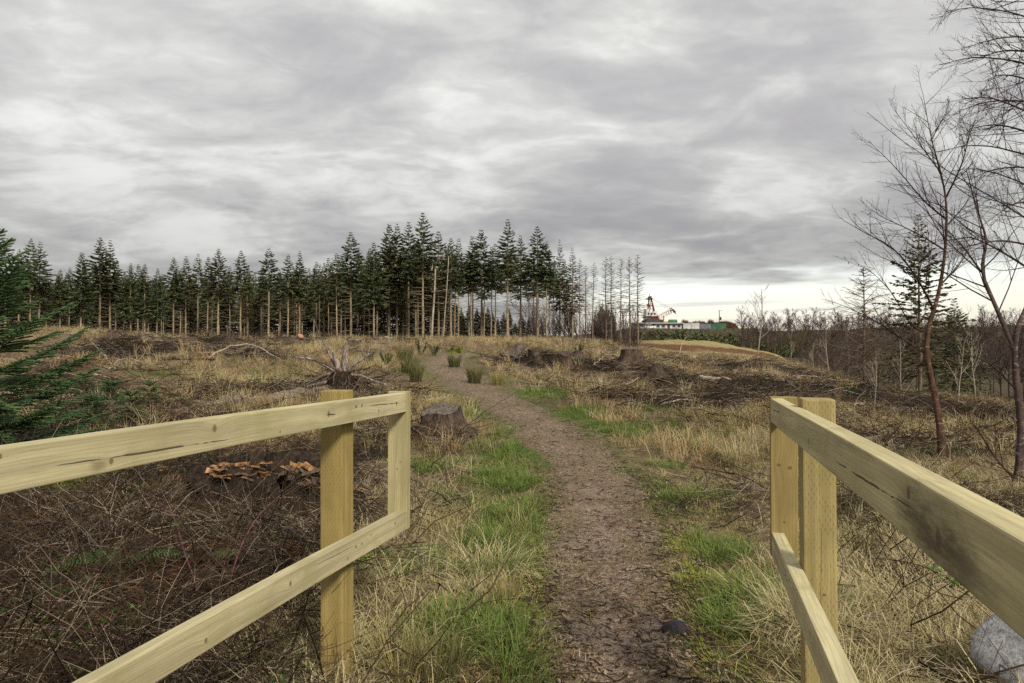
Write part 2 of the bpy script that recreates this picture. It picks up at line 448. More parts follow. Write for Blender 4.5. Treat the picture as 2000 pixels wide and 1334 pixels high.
c = t.mix(t.step(attr(t, 'dark'), .15, .7), straw, dark)
c = t.mix(attr(t, 'knoll'), c, knoll)
c = t.mix(t.step(attr(t, 'rust'), .2, .7), c, rust)
c = t.mix(t.step(attr(t, 'green'), .1, .7), c, green)
c = t.mix(t.step(attr(t, 'moss'), .2, .6), c, moss)
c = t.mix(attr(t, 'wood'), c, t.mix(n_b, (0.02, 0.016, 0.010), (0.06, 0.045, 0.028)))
c = t.mix(attr(t, 'farfield'), c, t.mix(n_a, (0.045, 0.036, 0.020), (0.085, 0.066, 0.036)))
t.put(b.inputs['Base Color'], c)
bump(t, b, t.m('ADD', n_b, t.m('MULTIPLY', n_c, .5)), .9, .05)

# path: trodden bark, grit and mud
m_path, t, b = mat('path_bark')
tcn = t.new('ShaderNodeTexCoord'); P = tcn.outputs['Object']
n_a = t.noise(P, 1.6, 5, .6); n_b = t.noise(P, 14, 6, .65); n_c = t.noise(P, 70, 4, .6)
vo = t.new('ShaderNodeTexVoronoi'); vo.inputs['Scale'].default_value = 75; t.put(vo.inputs['Vector'], t.vm('ADD', P, t.scale(t.noise(P, 20, 2, .5, out=1), (.03, .03, .03))))
chip = t.ramp(t.sep(vo.outputs['Color'])[0], [(0, (0.055, 0.036, 0.023)), (.35, (0.17, 0.120, 0.080)), (.7, (0.33, 0.24, 0.165)), (1, (0.52, 0.41, 0.29))])
mud = t.mix(t.step(n_b, .35, .7), (0.115, 0.078, 0.050), (0.34, 0.245, 0.165))
c = t.mix(t.step(n_b, .38, .62), mud, chip)
pink = t.mix(t.step(n_c, .35, .7), (0.20, 0.146, 0.110), (0.38, 0.295, 0.232))
c = t.mix(t.m('MULTIPLY', t.step(n_a, .46, .60), t.m('MULTIPLY', attr(t, 'pinkish'), .9)), c, pink)
mossy = t.mix(t.step(n_c, .35, .7), (0.065, 0.062, 0.022), (0.17, 0.155, 0.055))
c = t.mix(t.m('MULTIPLY', t.step(n_a, .38, .52, 1, 0), t.step(n_b, .45, .62)), c, mossy)
c = t.mix(t.m('MULTIPLY', attr(t, 'rim'), t.step(n_b, .36, .58)), c, mossy)
t.put(b.inputs['Base Color'], c)
bump(t, b, t.m('ADD', t.m('MULTIPLY', vo.outputs['Distance'], -.6), t.m('ADD', n_b, t.m('MULTIPLY', n_c, .4))), 1.0, .03)
b.inputs['Specular IOR Level'].default_value = .25; b.inputs['Roughness'].default_value = .8

# ------------------------------------------------------------------ ground sheet (polar grid round the camera) and path
def make_ground():
    fwd = np.linspace(-0.80, 0.80, 340); back = np.linspace(0.80, 2 * PI - 0.80, 60)[1:-1]
    az = np.concatenate([fwd, back])
    r = np.concatenate([[0.0], np.exp(np.linspace(math.log(.35), math.log(5000), 270))])
    A, R_ = np.meshgrid(az, r, indexing='ij')
    x = np.sin(A) * R_; y = np.cos(A) * R_
    z = H(x, y)
    na, nr = A.shape
    idx = np.arange(na * nr).reshape(na, nr); nx = np.roll(idx, -1, 0)
    q = np.stack([idx[:, :-1], idx[:, 1:], nx[:, 1:], nx[:, :-1]], -1).reshape(-1, 4)
    mb = MB(); mb.add(np.stack([x, y, z], -1).reshape(-1, 3), q[:, ::-1])
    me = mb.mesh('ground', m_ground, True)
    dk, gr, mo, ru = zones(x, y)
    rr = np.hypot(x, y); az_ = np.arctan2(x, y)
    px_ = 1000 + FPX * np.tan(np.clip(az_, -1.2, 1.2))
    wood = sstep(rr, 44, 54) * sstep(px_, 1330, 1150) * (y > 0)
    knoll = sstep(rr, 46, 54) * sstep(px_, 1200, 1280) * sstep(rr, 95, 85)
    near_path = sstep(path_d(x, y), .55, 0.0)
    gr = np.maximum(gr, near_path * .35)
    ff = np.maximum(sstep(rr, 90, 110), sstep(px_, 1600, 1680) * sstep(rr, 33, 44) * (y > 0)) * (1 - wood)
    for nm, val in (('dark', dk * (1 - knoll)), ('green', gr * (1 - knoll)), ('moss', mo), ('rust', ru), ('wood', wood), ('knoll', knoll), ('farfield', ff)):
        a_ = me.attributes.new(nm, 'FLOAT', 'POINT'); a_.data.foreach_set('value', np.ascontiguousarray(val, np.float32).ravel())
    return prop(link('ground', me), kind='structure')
make_ground()

def make_path():
    n = 23; u = np.linspace(-1, 1, n)
    tan = np.gradient(PC, axis=0); tan /= np.linalg.norm(tan, axis=1)[:, None]
    nor = np.stack([tan[:, 1], -tan[:, 0]], 1)
    s = np.arange(len(PC)) * .1
    wl = PWD * (1.15 + 1.0 * (fbm(s, s * 0, 1.4, 4, 31) - .5)); wr = PWD * (1.15 + 1.0 * (fbm(s, s * 0, 1.4, 4, 37) - .5))
    off = np.where(u[None, :] < 0, wl[:, None], wr[:, None]) * u[None, :]
    x = PC[:, None, 0] + nor[:, None, 0] * off; y = PC[:, None, 1] + nor[:, None, 1] * off
    z = H(x, y) + .022 - .06 * np.abs(u[None, :]) ** 4
    k = len(PC); idx = np.arange(k * n).reshape(k, n)
    q = np.stack([idx[:-1, :-1], idx[:-1, 1:], idx[1:, 1:], idx[1:, :-1]], -1).reshape(-1, 4)
    mb = MB(); mb.add(np.stack([x, y, z], -1).reshape(-1, 3), q)
    me = mb.mesh('path', m_path, True)
    for nm, val in (('rim', np.broadcast_to(np.abs(u)[None, :] ** 2.0, x.shape)), ('pinkish', np.broadcast_to(sstep(y, 9, 5), x.shape))):
        a_ = me.attributes.new(nm, 'FLOAT', 'POINT'); a_.data.foreach_set('value', np.ascontiguousarray(val, np.float32).ravel())
    return prop(link('path', me), kind='structure')
make_path()

# ------------------------------------------------------------------ fences
def wood_mat(name, light, dk, cracks=(), knots=(), stains=(), incised=False, seed=0.0, rough=.75, swap=False):
    """sawn softwood, local X along the board; cracks (x0,x1,z,wiggle,width), knots (x,z,r), stains (x,z,rx,rz,strength)"""
    m_, t, b = mat(name)
    tcn = t.new('ShaderNodeTexCoord'); P = t.vm('ADD', tcn.outputs['Object'], (0, 0, 0))
    x, y, z = t.sep(P)
    if swap: y, z = z, y
    warp = 0.0
    kd = None
    for kx, kz, kr in knots:
        ex = t.m('DIVIDE', t.m('SUBTRACT', x, kx), kr * 2.2); ez = t.m('DIVIDE', t.m('SUBTRACT', z, kz), kr)
        d2 = t.m('ADD', t.m('MULTIPLY', ex, ex), t.m('MULTIPLY', ez, ez))
        g = t.m('POWER', 2.718, t.m('MULTIPLY', d2, -.35))
        warp = t.m('ADD', warp, t.m('MULTIPLY', g, kr * .9))
        ex2 = t.m('DIVIDE', t.m('SUBTRACT', x, kx), kr * .6); ez2 = t.m('DIVIDE', t.m('SUBTRACT', z, kz), kr * .75)
        d3 = t.m('ADD', t.m('MULTIPLY', ex2, ex2), t.m('MULTIPLY', ez2, ez2))
        k1 = t.step(d3, .2, 1.3, 1, 0)
        kd = k1 if kd is None else t.m('MAXIMUM', kd, k1)
    zz = t.m('ADD', z, warp)
    G = t.comb(t.m('ADD', t.m('MULTIPLY', x, 1.3), seed), t.m('MULTIPLY', y, 30.0), t.m('MULTIPLY', zz, 30.0))
    g1 = t.noise(G, 1.0, 3, .5, .25)
    G2 = t.comb(t.m('ADD', t.m('MULTIPLY', x, 5.0), seed), t.m('MULTIPLY', y, 160.0), t.m('MULTIPLY', zz, 160.0))
    g2 = t.noise(G2, 1.0, 4, .6)
    wv = t.m('SINE', t.m('MULTIPLY', t.m('ADD', t.m('ADD', zz, t.m('MULTIPLY', y, .6)), t.m('MULTIPLY', t.noise(t.comb(t.m('MULTIPLY', x, 1.1), t.m('MULTIPLY', y, 8.0), t.m('MULTIPLY', z, 8.0)), 1.0, 2, .5), .05)), 620.0))
    blot = t.noise(t.vm('ADD', P, (seed, 0, 0)), 4.5, 5, .6)
    c = t.mix(t.step(g1, .32, .68), light, tuple(k * .70 for k in light))
    c = t.mix(t.m('MULTIPLY', t.step(wv, .1, 1.0), .42), c, tuple(a_ * .62 for a_ in light))
    c = t.mix(t.m('MULTIPLY', t.step(g2, .50, .75), .62), c, dk)
    c = t.mix(t.step(blot, .46, .72, 0, .62), c, tuple(.6 * a_ + .4 * b_ for a_, b_ in zip(dk, (light[0] * .7, light[1] * .78, light[2] * .7))))
    smut = t.noise(t.vm('ADD', P, (seed + 5, 2, 0)), 13.0, 6, .7)
    c = t.mix(t.step(smut, .62, .8, 0, .6), c, dk)
    alg = t.noise(t.vm('ADD', P, (seed * 2, 1, 4)), 3.0, 5, .65)
    c = t.mix(t.step(alg, .48, .70, 0, .42), c, (light[0] * .62, light[1] * .70, light[2] * .52))
    hgt = t.m('ADD', t.m('MULTIPLY', g1, .5), t.m('MULTIPLY', g2, .5))
    if kd is not None:
        c = t.mix(t.m('MULTIPLY', kd, .88), c, tuple(k * .6 for k in dk))
    for cx0, cx1, cz, wig, cw in cracks:
        u = t.m('DIVIDE', t.m('SUBTRACT', x, cx0), cx1 - cx0)
        tap = t.m('MULTIPLY', t.m('MULTIPLY', u, t.m('SUBTRACT', 1.0, u)), 4.0)
        tap = t.m('MAXIMUM', tap, 0.0)
        wz = t.m('MULTIPLY', t.m('SUBTRACT', t.noise(t.comb(t.m('MULTIPLY', x, 4.0), cz * 50, seed), 1.0, 5, .62), .5), wig)
        dist = t.m('ABSOLUTE', t.m('SUBTRACT', z, t.m('ADD', t.m('ADD', wz, cz), t.m('MULTIPLY', t.m('SUBTRACT', u, .5), wig * .8))))
        brk = t.step(t.noise(t.comb(t.m('MULTIPLY', x, 14.0), 3.0, seed), 1.0, 2, .5), .36, .5)
        wdt = t.m('ADD', t.m('MULTIPLY', t.m('MULTIPLY', t.m('POWER', tap, .6), brk), cw), .0001)
        k1 = t.m('MULTIPLY', t.step(t.m('DIVIDE', dist, wdt), .6, 1.2, 1, 0), t.step(tap, .0, .08))
        c = t.mix(t.m('MULTIPLY', k1, .88), c, (0.045, 0.032, 0.018))
        hgt = t.m('SUBTRACT', hgt, t.m('MULTIPLY', k1, 1.5))
    for sx, sz, srx, srz, st_ in stains:
        ex = t.m('DIVIDE', t.m('SUBTRACT', x, sx), srx); ez = t.m('DIVIDE', t.m('SUBTRACT', z, sz), srz)
        rr = t.m('ADD', t.m('SQRT', t.m('ADD', t.m('MULTIPLY', ex, ex), t.m('MULTIPLY', ez, ez))), t.m('MULTIPLY', t.m('SUBTRACT', t.noise(t.vm('MULTIPLY', P, (.35, 1.0, 1.6)), 26, 6, .7), .5), 1.9))
        c = t.mix(t.step(rr, .0, 1.15, st_, 0), c, (0.085, 0.062, 0.038))
    if incised:
        U = t.comb(t.m('MULTIPLY', x, 1.0), z, y)
        br = t.new('ShaderNodeTexBrick', offset=.5); t.put(br.inputs['Vector'], t.comb(t.m('MULTIPLY', x, 1.0), t.m('ADD', z, y), 0.0))
        br.inputs['Scale'].default_value = 1.0; br.inputs['Brick Width'].default_value = .028; br.inputs['Row Height'].default_value = .0085; br.inputs['Mortar Size'].default_value = .0
        fx = t.m('ABSOLUTE', t.m('SUBTRACT', t.m('FRACT', t.m('ADD', t.m('MULTIPLY', x, 1 / .030), t.m('MULTIPLY', t.m('FLOOR', t.m('MULTIPLY', t.m('ADD', z, y), 1 / .0085)), .47))), .5))
        fz = t.m('ABSOLUTE', t.m('SUBTRACT', t.m('FRACT', t.m('MULTIPLY', t.m('ADD', z, y), 1 / .0085)), .5))
        dash = t.m('MULTIPLY', t.step(fx, .16, .20, 1, 0), t.step(fz, .10, .16, 1, 0))
        dash = t.m('MULTIPLY', dash, t.step(t.noise(P, 18, 3, .6), .38, .6))
        c = t.mix(t.m('MULTIPLY', dash, .55), c, tuple(k * .45 for k in dk))
        hgt = t.m('SUBTRACT', hgt, t.m('MULTIPLY', dash, .8))
    t.put(b.inputs['Base Color'], c)
    b.inputs['Roughness'].default_value = rough
    b.inputs['Specular IOR Level'].default_value = .25
    bump(t, b, hgt, .35, .004)
    return m_

def board(name, L, wy, hz, m_, parent, p0, rz, tilt=0.0, upright=False, bev=.0035, seed=1, sub=16):
    """a board L long (local X), wy thick, hz high; p0 is the middle of its start face; slightly bowed"""
    bm = bmesh.new()
    bmesh.ops.create_cube(bm, size=1.0)
    bmesh.ops.scale(bm, vec=(L, wy, hz), verts=bm.verts)
    bmesh.ops.translate(bm, vec=(L / 2, 0, 0), verts=bm.verts)
    bmesh.ops.bevel(bm, geom=bm.edges[:], offset=bev, segments=2, affect='EDGES', profile=.6)
    es = [e for e in bm.edges if abs(e.verts[0].co.x - e.verts[1].co.x) > L * .6]
    bmesh.ops.subdivide_edges(bm, edges=es, cuts=sub, use_grid_fill=True)
    rn = RS(seed); a1, a2, p1, p2 = rn.rand(4)
    for v in bm.verts:
        s = v.co.x
        v.co.y += .0022 * math.sin(s * 2.1 + a1 * 6) * (.5 + p1); v.co.z += .0018 * math.sin(s * 2.7 + a2 * 6) * (.5 + p2)
    me = bpy.data.meshes.new(name); bm.to_mesh(me); bm.free()
    me.materials.append(m_)
    o = link(name, me, parent)
    o.location = p0
    o.rotation_euler = (0, -PI / 2, rz) if upright else (0, -tilt, rz)
    return o

LIGHT = (0.52, 0.46, 0.275); DARKW = (0.235, 0.185, 0.080)
POSTL = (0.36, 0.265, 0.095); POSTD = (0.17, 0.13, 0.05)
m_nail = simple('zinc_nail', (0.45, 0.46, 0.47), .4, .2, 60, .5, metal=.9)
TH = math.atan((1352 - 1000) / FPX)
FD = np.array([math.sin(TH), math.cos(TH)]); FP = np.array([math.cos(TH), -math.sin(TH)])     # along the fence (away), across to the right
rzb = math.atan2(-FD[1], -FD[0])      # local X runs from the far end back towards the camera

def fence(side, end, top, low, label, mats, post_s, post_side):
    """end = ground-plan point of the far end of the path face of the rails; side: +1 when the fence body lies right of that face"""
    f = empty('wooden_fence', (end[0], end[1], gz(*end)), 0, label, 'fence')
    base = np.array(f.location)
    def L(s, off, z):      # s back towards the camera, off away from the path
        p = np.array(end) - FD * s + FP * side * off
        return (p[0] - base[0], p[1] - base[1], z - base[2])
    RT, RH = .047, .096
    board('top_rail', 4.6, RT, RH, mats[0], f, L(.0, RT / 2, top - RH / 2), rzb, seed=3)
    board('bottom_rail', 4.6, RT, RH, mats[1], f, L(.0, RT / 2 , low - RH / 2), rzb, seed=5)
    # end board stands across the ends of the two rails
    hb = top + .003 - (low - RH) + .004
    board('end_board', hb, .104, .044, mats[2], f, L(-.0225, .104 / 2 - .0025, low - RH - .003), rzb + PI / 2 * 0, upright=True, seed=7)
    for i, s in enumerate(post_s):
        zb = -.35; p = np.array(end) - FD * s + FP * side * (RT + .054)
        zt = top + post_side[i]
        board('post', zt - zb, .104, .104, mats[3], f, L(s, RT + .0545, zb), rzb, upright=True, bev=.006, seed=11 + i)
    nl = MB()
    for s in (post_s[0] - .025, post_s[0] + .03):
        for z_ in (top - RH * .3, low - RH * .4):
            c0 = np.array(L(s, -.003, z_)); c1 = np.array(L(s, .01, z_))
            n2 = MB(); n2.tube([c0, c1], .0055, 8)
            n2.build('nail', m_nail, f)
    return f
# board local frame when lying: X along, Y across, Z up
mats_l = [wood_mat('pine_rail', LIGHT, DARKW, [(1.40, 2.02, -.016, .014, .0028), (.07, .42, .006, .016, .0024), (.72, .80, .0, .006, .003)], [(1.47, .018, .018), (.78, .004, .018), (1.86, -.022, .013), (.32, -.02, .012), (.12, .0, .015), (2.5, 0, .018), (1.12, -.03, .008), (2.15, .03, .009)], [(2.35, -.01, .14, .04, .5), (1.9, -.03, .03, .02, .5)], seed=1.3),
          wood_mat('pine_rail_low', (0.49, .43, .26), DARKW, [(.5, .9, .02, .01, .0012)], [(.14, .012, .014), (.62, -.02, .010), (1.05, .01, .015), (1.5, -.015, .013), (1.95, .015, .012), (.40, .02, .007)], [(1.2, -.03, .2, .02, .2)], seed=4.1),
          wood_mat('pine_end_board', (0.46, .395, .215), DARKW, [], [(.30, .0, .008), (.335, .018, .007), (.52, -.01, .007)], [], seed=7.7, swap=True),
          wood_mat('treated_post', POSTL, POSTD, [], [(.9, .0, .012), (.45, .02, .009)], [], True, seed=2.2, swap=True)]
mats_r = [wood_mat('pine_rail_stained', (0.54, .47, .265), DARKW, [(.04, .45, .014, .030, .0026), (1.35, 1.95, -.004, .016, .0026)], [(.62, .0, .012), (.98, -.01, .012), (1.9, .022, .016), (2.03, -.012, .02)], [(1.98, -.012, .17, .06, .9), (2.12, -.03, .12, .05, .7), (1.45, .04, .2, .01, .3)], seed=9.3),
          wood_mat('pine_rail_low_worn', (0.55, .485, .29), DARKW, [(.3, .8, .02, .02, .0015)], [(.55, .02, .012), (.98, .01, .016), (1.3, -.01, .01)], [(.12, -.02, .1, .05, .35)], seed=12.1),
          wood_mat('pine_end_board_brown', (0.30, .225, .085), POSTD, [], [(.36, .022, .013), (.37, -.02, .012), (.14, .0, .009)], [], seed=3.9, swap=True),  # browner and darker than the left end board
          wood_mat('treated_post_worn', (0.375, .30, .13), POSTD, [(.6, 1.2, .0, .01, .001)], [(.62, .0, .010), (.95, .01, .009)], [], True, seed=6.6, swap=True)]
le = at(794, 766, 3.55); re_ = at(1505, 777, 2.90)
fence(-1, (le[0], le[1]), 1.206, .622, 'pale timber post and rail fence left of the path, beside the dark bramble heap', mats_l, [.52], [.035])
fence(+1, (re_[0], re_[1]), 1.219, .676, 'pale timber fence right of the path, its top rail darkly stained', mats_r, [.47], [.028])
# ------------------------------------------------------------------ uncountable ground cover ("stuff"): points + geometry nodes
PROTO = {}
def proto(kind, mb, m_):
    """templates that the scatter below copies into one mesh"""
    v = np.vstack(mb.v); q = np.vstack(mb.q) if mb.q else np.zeros((0, 4), int); t_ = np.vstack(mb.t) if mb.t else np.zeros((0, 3), int)
    PROTO.setdefault(kind, []).append((v, q, t_, np.concatenate(mb.a), m_))

NTRI = [0]
def scatter(name, kind, pts, rot, scl, label, cat, rs):
    n = len(pts); ps = PROTO[kind]; pick = rs.randint(0, len(ps), n)
    V = []; Q = []; T = []; A = []; RN = []; MQ = []; MT = []; base = 0
    mats = []
    for k, (v, q, t_, a_, m_) in enumerate(ps):
        ii = np.where(pick == k)[0]
        if not len(ii): continue
        if m_ not in mats: mats.append(m_)
        mi = mats.index(m_)
        rx, ry, rz = rot[ii, 0], rot[ii, 1], rot[ii, 2]
        cx, sx, cy, sy, cz, sz = np.cos(rx), np.sin(rx), np.cos(ry), np.sin(ry), np.cos(rz), np.sin(rz)
        M = np.empty((len(ii), 3, 3))
        M[:, 0] = np.stack([cy * cz, sx * sy * cz - cx * sz, cx * sy * cz + sx * sz], 1)
        M[:, 1] = np.stack([cy * sz, sx * sy * sz + cx * cz, cx * sy * sz - sx * cz], 1)
        M[:, 2] = np.stack([-sy, sx * cy, cx * cy], 1)
        W = np.einsum('nij,vj->nvi', M * scl[ii, None, None], v) + pts[ii, None, :]
        nv = len(v); off = base + np.arange(len(ii)) * nv
        V.append(W.reshape(-1, 3)); base += nv * len(ii)
        Q.append((q[None] + off[:, None, None]).reshape(-1, 4)); T.append((t_[None] + off[:, None, None]).reshape(-1, 3))
        MQ.append(np.full(len(ii) * len(q), mi)); MT.append(np.full(len(ii) * len(t_), mi))
        A.append(np.tile(a_, len(ii))); RN.append(np.repeat(rs.rand(len(ii)), nv))
    mb = MB(); mb.v = V; mb.q = Q; mb.t = T; mb.a = A; mb.n = base
    me = mb.mesh(name)
    for m_ in mats: me.materials.append(m_)
    me.polygons.foreach_set('material_index', np.concatenate(MQ + MT).astype(np.int32))
    at_ = me.attributes.new('rnd', 'FLOAT', 'POINT'); at_.data.foreach_set('value', np.concatenate(RN).astype(np.float32))
    NTRI[0] += sum(len(q) for q in Q) * 2 + sum(len(t_) for t_ in T)
    return prop(link(name, me), label, cat, kind='stuff')

def blades(mb, rs, n, spread, L, bend, wid, seg=3, up=1.0, jit=.35, straight=0.0):
    """n grass blades bowed outwards from a tuft"""
    for i in range(n):
        a0 = rs.rand() * 2 * PI; r0 = spread * math.sqrt(rs.rand())
        b0 = np.array([math.cos(a0) * r0, math.sin(a0) * r0, -.015])
        a1 = a0 + (rs.rand() - .5) * 2.4
        ln = L * (1 - jit + 2 * jit * rs.rand() * .8); bd = bend * (.35 + 1.1 * rs.rand())
        th = (1 - up) * 1.2 * rs.rand() + .08
        pts = [b0]
        for k in range(seg):
            th2 = th + bd * ((k + .5) / seg) ** 1.3
            st = ln / seg
            pts.append(pts[-1] + st * np.array([math.cos(a1) * math.sin(th2), math.sin(a1) * math.sin(th2), math.cos(th2)]))
        pts = np.array(pts); pts[1:, 2] = np.maximum(pts[1:, 2], .004)
        sw = a1 + PI / 2 + (rs.rand() - .5) * 1.2
        sd_ = np.array([math.cos(sw), math.sin(sw), 0])
        wd = wid * (.7 + .6 * rs.rand()) * np.concatenate([np.linspace(1, .62, seg), [0.12]])
        v = np.concatenate([pts + sd_ * wd[:, None] / 2, pts - sd_ * wd[:, None] / 2])
        v = np.delete(v, 2 * seg + 1, 0)          # one vertex at the tip
        q = [(k, k + 1, seg + 1 + k + 1, seg + 1 + k) for k in range(seg - 1)]
        tt = np.linspace(0, 1, seg + 1)
        mb.add(v, q, [(seg - 1, seg, 2 * seg)], a=np.concatenate([tt, tt[:-1]]))

def crooked(rs, p, d, L, n, wob, sag=0.0):
    pts = [np.array(p, float)]; d = np.array(d, float); d /= np.linalg.norm(d)
    for k in range(n):
        d = d + (rs.rand(3) - .5) * wob + np.array([0, 0, -sag])
        d /= np.linalg.norm(d); pts.append(pts[-1] + d * L / n)
    return np.array(pts)

m_straw = blade_mat('straw_blades', (0.22, 0.175, 0.085), (0.55, 0.465, 0.25), (0.62, 0.54, 0.32))
m_tan = blade_mat('tan_blades', (0.22, 0.135, 0.066), (0.50, 0.335, 0.175), (0.52, 0.37, 0.205))
m_olive = blade_mat('olive_blades', (0.11, 0.105, 0.035), (0.27, 0.235, 0.085), (0.38, 0.31, 0.14))
m_green = blade_mat('green_blades', (0.055, 0.115, 0.020), (0.150, 0.225, 0.045), (0.22, 0.27, 0.08), .35)
m_mossb = blade_mat('moss_blades', (0.11, 0.135, 0.018), (0.27, 0.30, 0.045), (0.34, 0.35, 0.07))
m_rush = blade_mat('rush_blades', (0.030, 0.050, 0.016), (0.125, 0.115, 0.045), (0.17, 0.15, 0.06), .15)
m_gorse = blade_mat('gorse_sprigs', (0.035, 0.065, 0.022), (0.06, 0.10, 0.03), (0.08, 0.12, 0.035), .1)
m_brack = blade_mat('dead_bracken', (0.055, 0.026, 0.014), (0.17, 0.078, 0.036), (0.20, 0.10, 0.05), .15)
m_twig_l = blade_mat('bleached_twig', (0.13, 0.095, 0.068), (0.38, 0.31, 0.235), None, 0.0)
m_twig_d = blade_mat('dark_twig', (0.011, 0.007, 0.005), (0.070, 0.046, 0.027), None, 0.0)
m_chip = blade_mat('bark_chip', (0.05, 0.034, 0.024), (0.30, 0.225, 0.16), None, 0.0)
m_fern = blade_mat('fern_green', (0.030, 0.065, 0.018), (0.06, 0.115, 0.03), (0.08, 0.14, 0.04), .2)
m_leaf = blade_mat('bramble_leaf', (0.035, 0.10, 0.02), (0.10, 0.20, 0.035), None, .3)
m_leafb = blade_mat('leaf_litter_brown', (0.09, 0.045, 0.02), (0.27, 0.15, 0.07), None, .2)

rs = RS(21)
def tuft(kind, m_, n, spread, L, bend, wid, seg, up):
    mb = MB(); blades(mb, rs, n, spread, L, bend, wid, seg, up); proto(kind, mb, m_)
for k in range(3): tuft('straw', m_straw, 17, .07, .20, 1.5, .0040, 3, .65)
for k in range(5): tuft('straw', m_straw, 18, .15, .30, 2.8, .0040, 3, .12)
for k in range(4): tuft('straw', m_olive, 20, .09, .15, 1.6, .0042, 3, .55)
for k in range(5): tuft('straw_far', m_straw if k < 2 else (m_olive, m_tan, m_olive)[k - 2], 16, .11, .30, 1.3, .0075, 2, .7)
for k in range(4): tuft('tan', m_tan if k % 2 else m_straw, 20, .12, .42, 1.2, .0085, 2, .8)
for k in range(6): tuft('green', m_green, 26, .08, .12, 1.3, .0048, 3, .65)
tuft('green', m_olive, 22, .08, .15, 1.5, .004, 3, .6)
for k in range(4): tuft('moss', m_mossb if k else m_olive, 40, .06, .028, 1.4, .0055, 1, .5)
for k in range(4): tuft('short', (m_olive, m_straw, m_green, m_mossb)[k], 18, .11, .055, 1.7, .005, 1, .35)
def brash(kind, m_, n, lmax, sides, seg, rmul, twigs):
    mb = MB()
    for i in range(n):
        L = .12 + lmax * rs.rand() ** 1.6; az = rs.rand() * 2 * PI; up = (rs.rand() - .25) * .7
        p = ((rs.rand() - .5) * .4, (rs.rand() - .5) * .4, .005 + .09 * rs.rand())
        pts = crooked(rs, p, (math.cos(az), math.sin(az), up), L, seg, .6, .05)
        pts[:, 2] = np.maximum(pts[:, 2], .002)
        r0 = (.0016 + .004 * rs.rand() ** 2.5) * rmul
        mb.tube(pts, np.linspace(r0, r0 * .35, seg + 1), sides, False)
        for j in range(rs.randint(0, twigs + 1)):
            sp = crooked(rs, pts[rs.randint(1, seg)], rs.rand(3) - .5 + np.array([0, 0, .2]), L * .35, 2, .6)
            mb.tube(sp, np.linspace(r0 * .55, r0 * .25, 3), 3, False)
    proto(kind, mb, m_)
for k in range(6): brash('brash_dark', m_twig_d, 7, .6, 3, 3, 1.0, 1)
for k in range(6): brash('brash_pale', m_twig_l, 6, .6, 3, 3, .8, 1)
for k in range(5): brash('brash_dark_far', m_twig_d, 6, .9, 3, 2, 2.0, 0)
for k in range(5): brash('brash_pale_far', m_twig_l, 5, .8, 3, 3, 1.9, 0)
def frond(mb, L, rs, pinn=.10, droop=1.0, curl=0.0, n=14, w=.010):
    th = .7; pts = [np.zeros(3)]
    for k in range(n):
        th += droop / n
        pts.append(pts[-1] + L / n * np.array([math.sin(th), (rs.rand() - .5) * curl, math.cos(th)]))
    pts = np.array(pts)
    mb.tube(pts, np.linspace(.0022, .0006, n + 1), 3, False)
    for k in range(2, n + 1):
        tt = k / n; ln = pinn * L * 2.6 * math.sin(PI * min(1, tt * .86 + .14)) ** .8 + .006
        tg = pts[k] - pts[k - 1]; tg /= np.linalg.norm(tg)
        for s in (-1, 1):
            dr = np.array([0, s, 0]) * .9 + tg * .35 + np.array([0, 0, -.25 - curl * rs.rand()])
            dr /= np.linalg.norm(dr)
            a_ = pts[k]; e = a_ + dr * ln * (.8 + .4 * rs.rand())
            wv = tg * w * (.6 + ln * 4)
            md = (a_ + e) / 2 + np.array([0, 0, .15 * ln])
            mb.add([a_ - wv * .5, a_ + wv * .5, md + wv * .55, e, md - wv * .55], [(0, 1, 2, 4)], [(4, 2, 3)], a=tt)
for k in range(4):      # dead bracken
    mb = MB()
    for i in range(3):
        m2 = MB(); frond(m2, .35 + .25 * rs.rand(), rs, .12, 1.6 + rs.rand(), .35, 11, .012)
        v = np.vstack(m2.v); a1 = rs.rand() * 2 * PI
        v = np.stack([v[:, 0] * math.cos(a1) - v[:, 1] * math.sin(a1), v[:, 0] * math.sin(a1) + v[:, 1] * math.cos(a1), v[:, 2] * .45], 1)
        mb.add(v, np.vstack(m2.q), np.vstack(m2.t), a=np.concatenate(m2.a))
    proto('bracken', mb, m_brack)
for k in range(6):      # bark chips and grit on the path
    mb = MB()
    for i in range(4):
        sx, sy, sz = .005 + .022 * rs.rand() ** 3, .003 + .006 * rs.rand(), .002 + .004 * rs.rand()
        n0 = mb.n; mb.box(((rs.rand() - .5) * .14, (rs.rand() - .5) * .14, .003), (sx, sy, sz), rs.rand() * PI); mb.v[-1] = mb.v[-1] + (rs.rand(8, 3) - .5) * np.array([sx * .5, sy * .6, sz * .8])
    proto('chip', mb, m_chip)

def field(n, rs, y0, y1, p=1.0, px0=-150, px1=2150):
    """random ground points, denser near the camera"""
    u = rs.rand(n)
    if abs(p - 1) < 1e-3: Y = y0 * (y1 / y0) ** u
    else: Y = (y0 ** (1 - p) + u * (y1 ** (1 - p) - y0 ** (1 - p))) ** (1 / (1 - p))
    X = (px0 + (px1 - px0) * rs.rand(n) - 1000) / FPX * Y
    return X, Y
def place(name, kind, X, Y, keep, s0, s1, label, cat, rs, tilt=.15, dz=0.0, grow=0.0):
    k = rs.rand(len(X)) < keep
    X, Y = X[k], Y[k]
    pts = np.stack([X, Y, H(X, Y) + dz], 1)
    rot = np.stack([(rs.rand(len(X)) - .5) * 2 * tilt, (rs.rand(len(X)) - .5) * 2 * tilt, rs.rand(len(X)) * 2 * PI], 1)
    scl = (s0 + (s1 - s0) * rs.rand(len(X))) * (1 + grow * sstep(Y, 8, 30))
    return scatter(name, kind, pts, rot, scl, label, cat, rs)

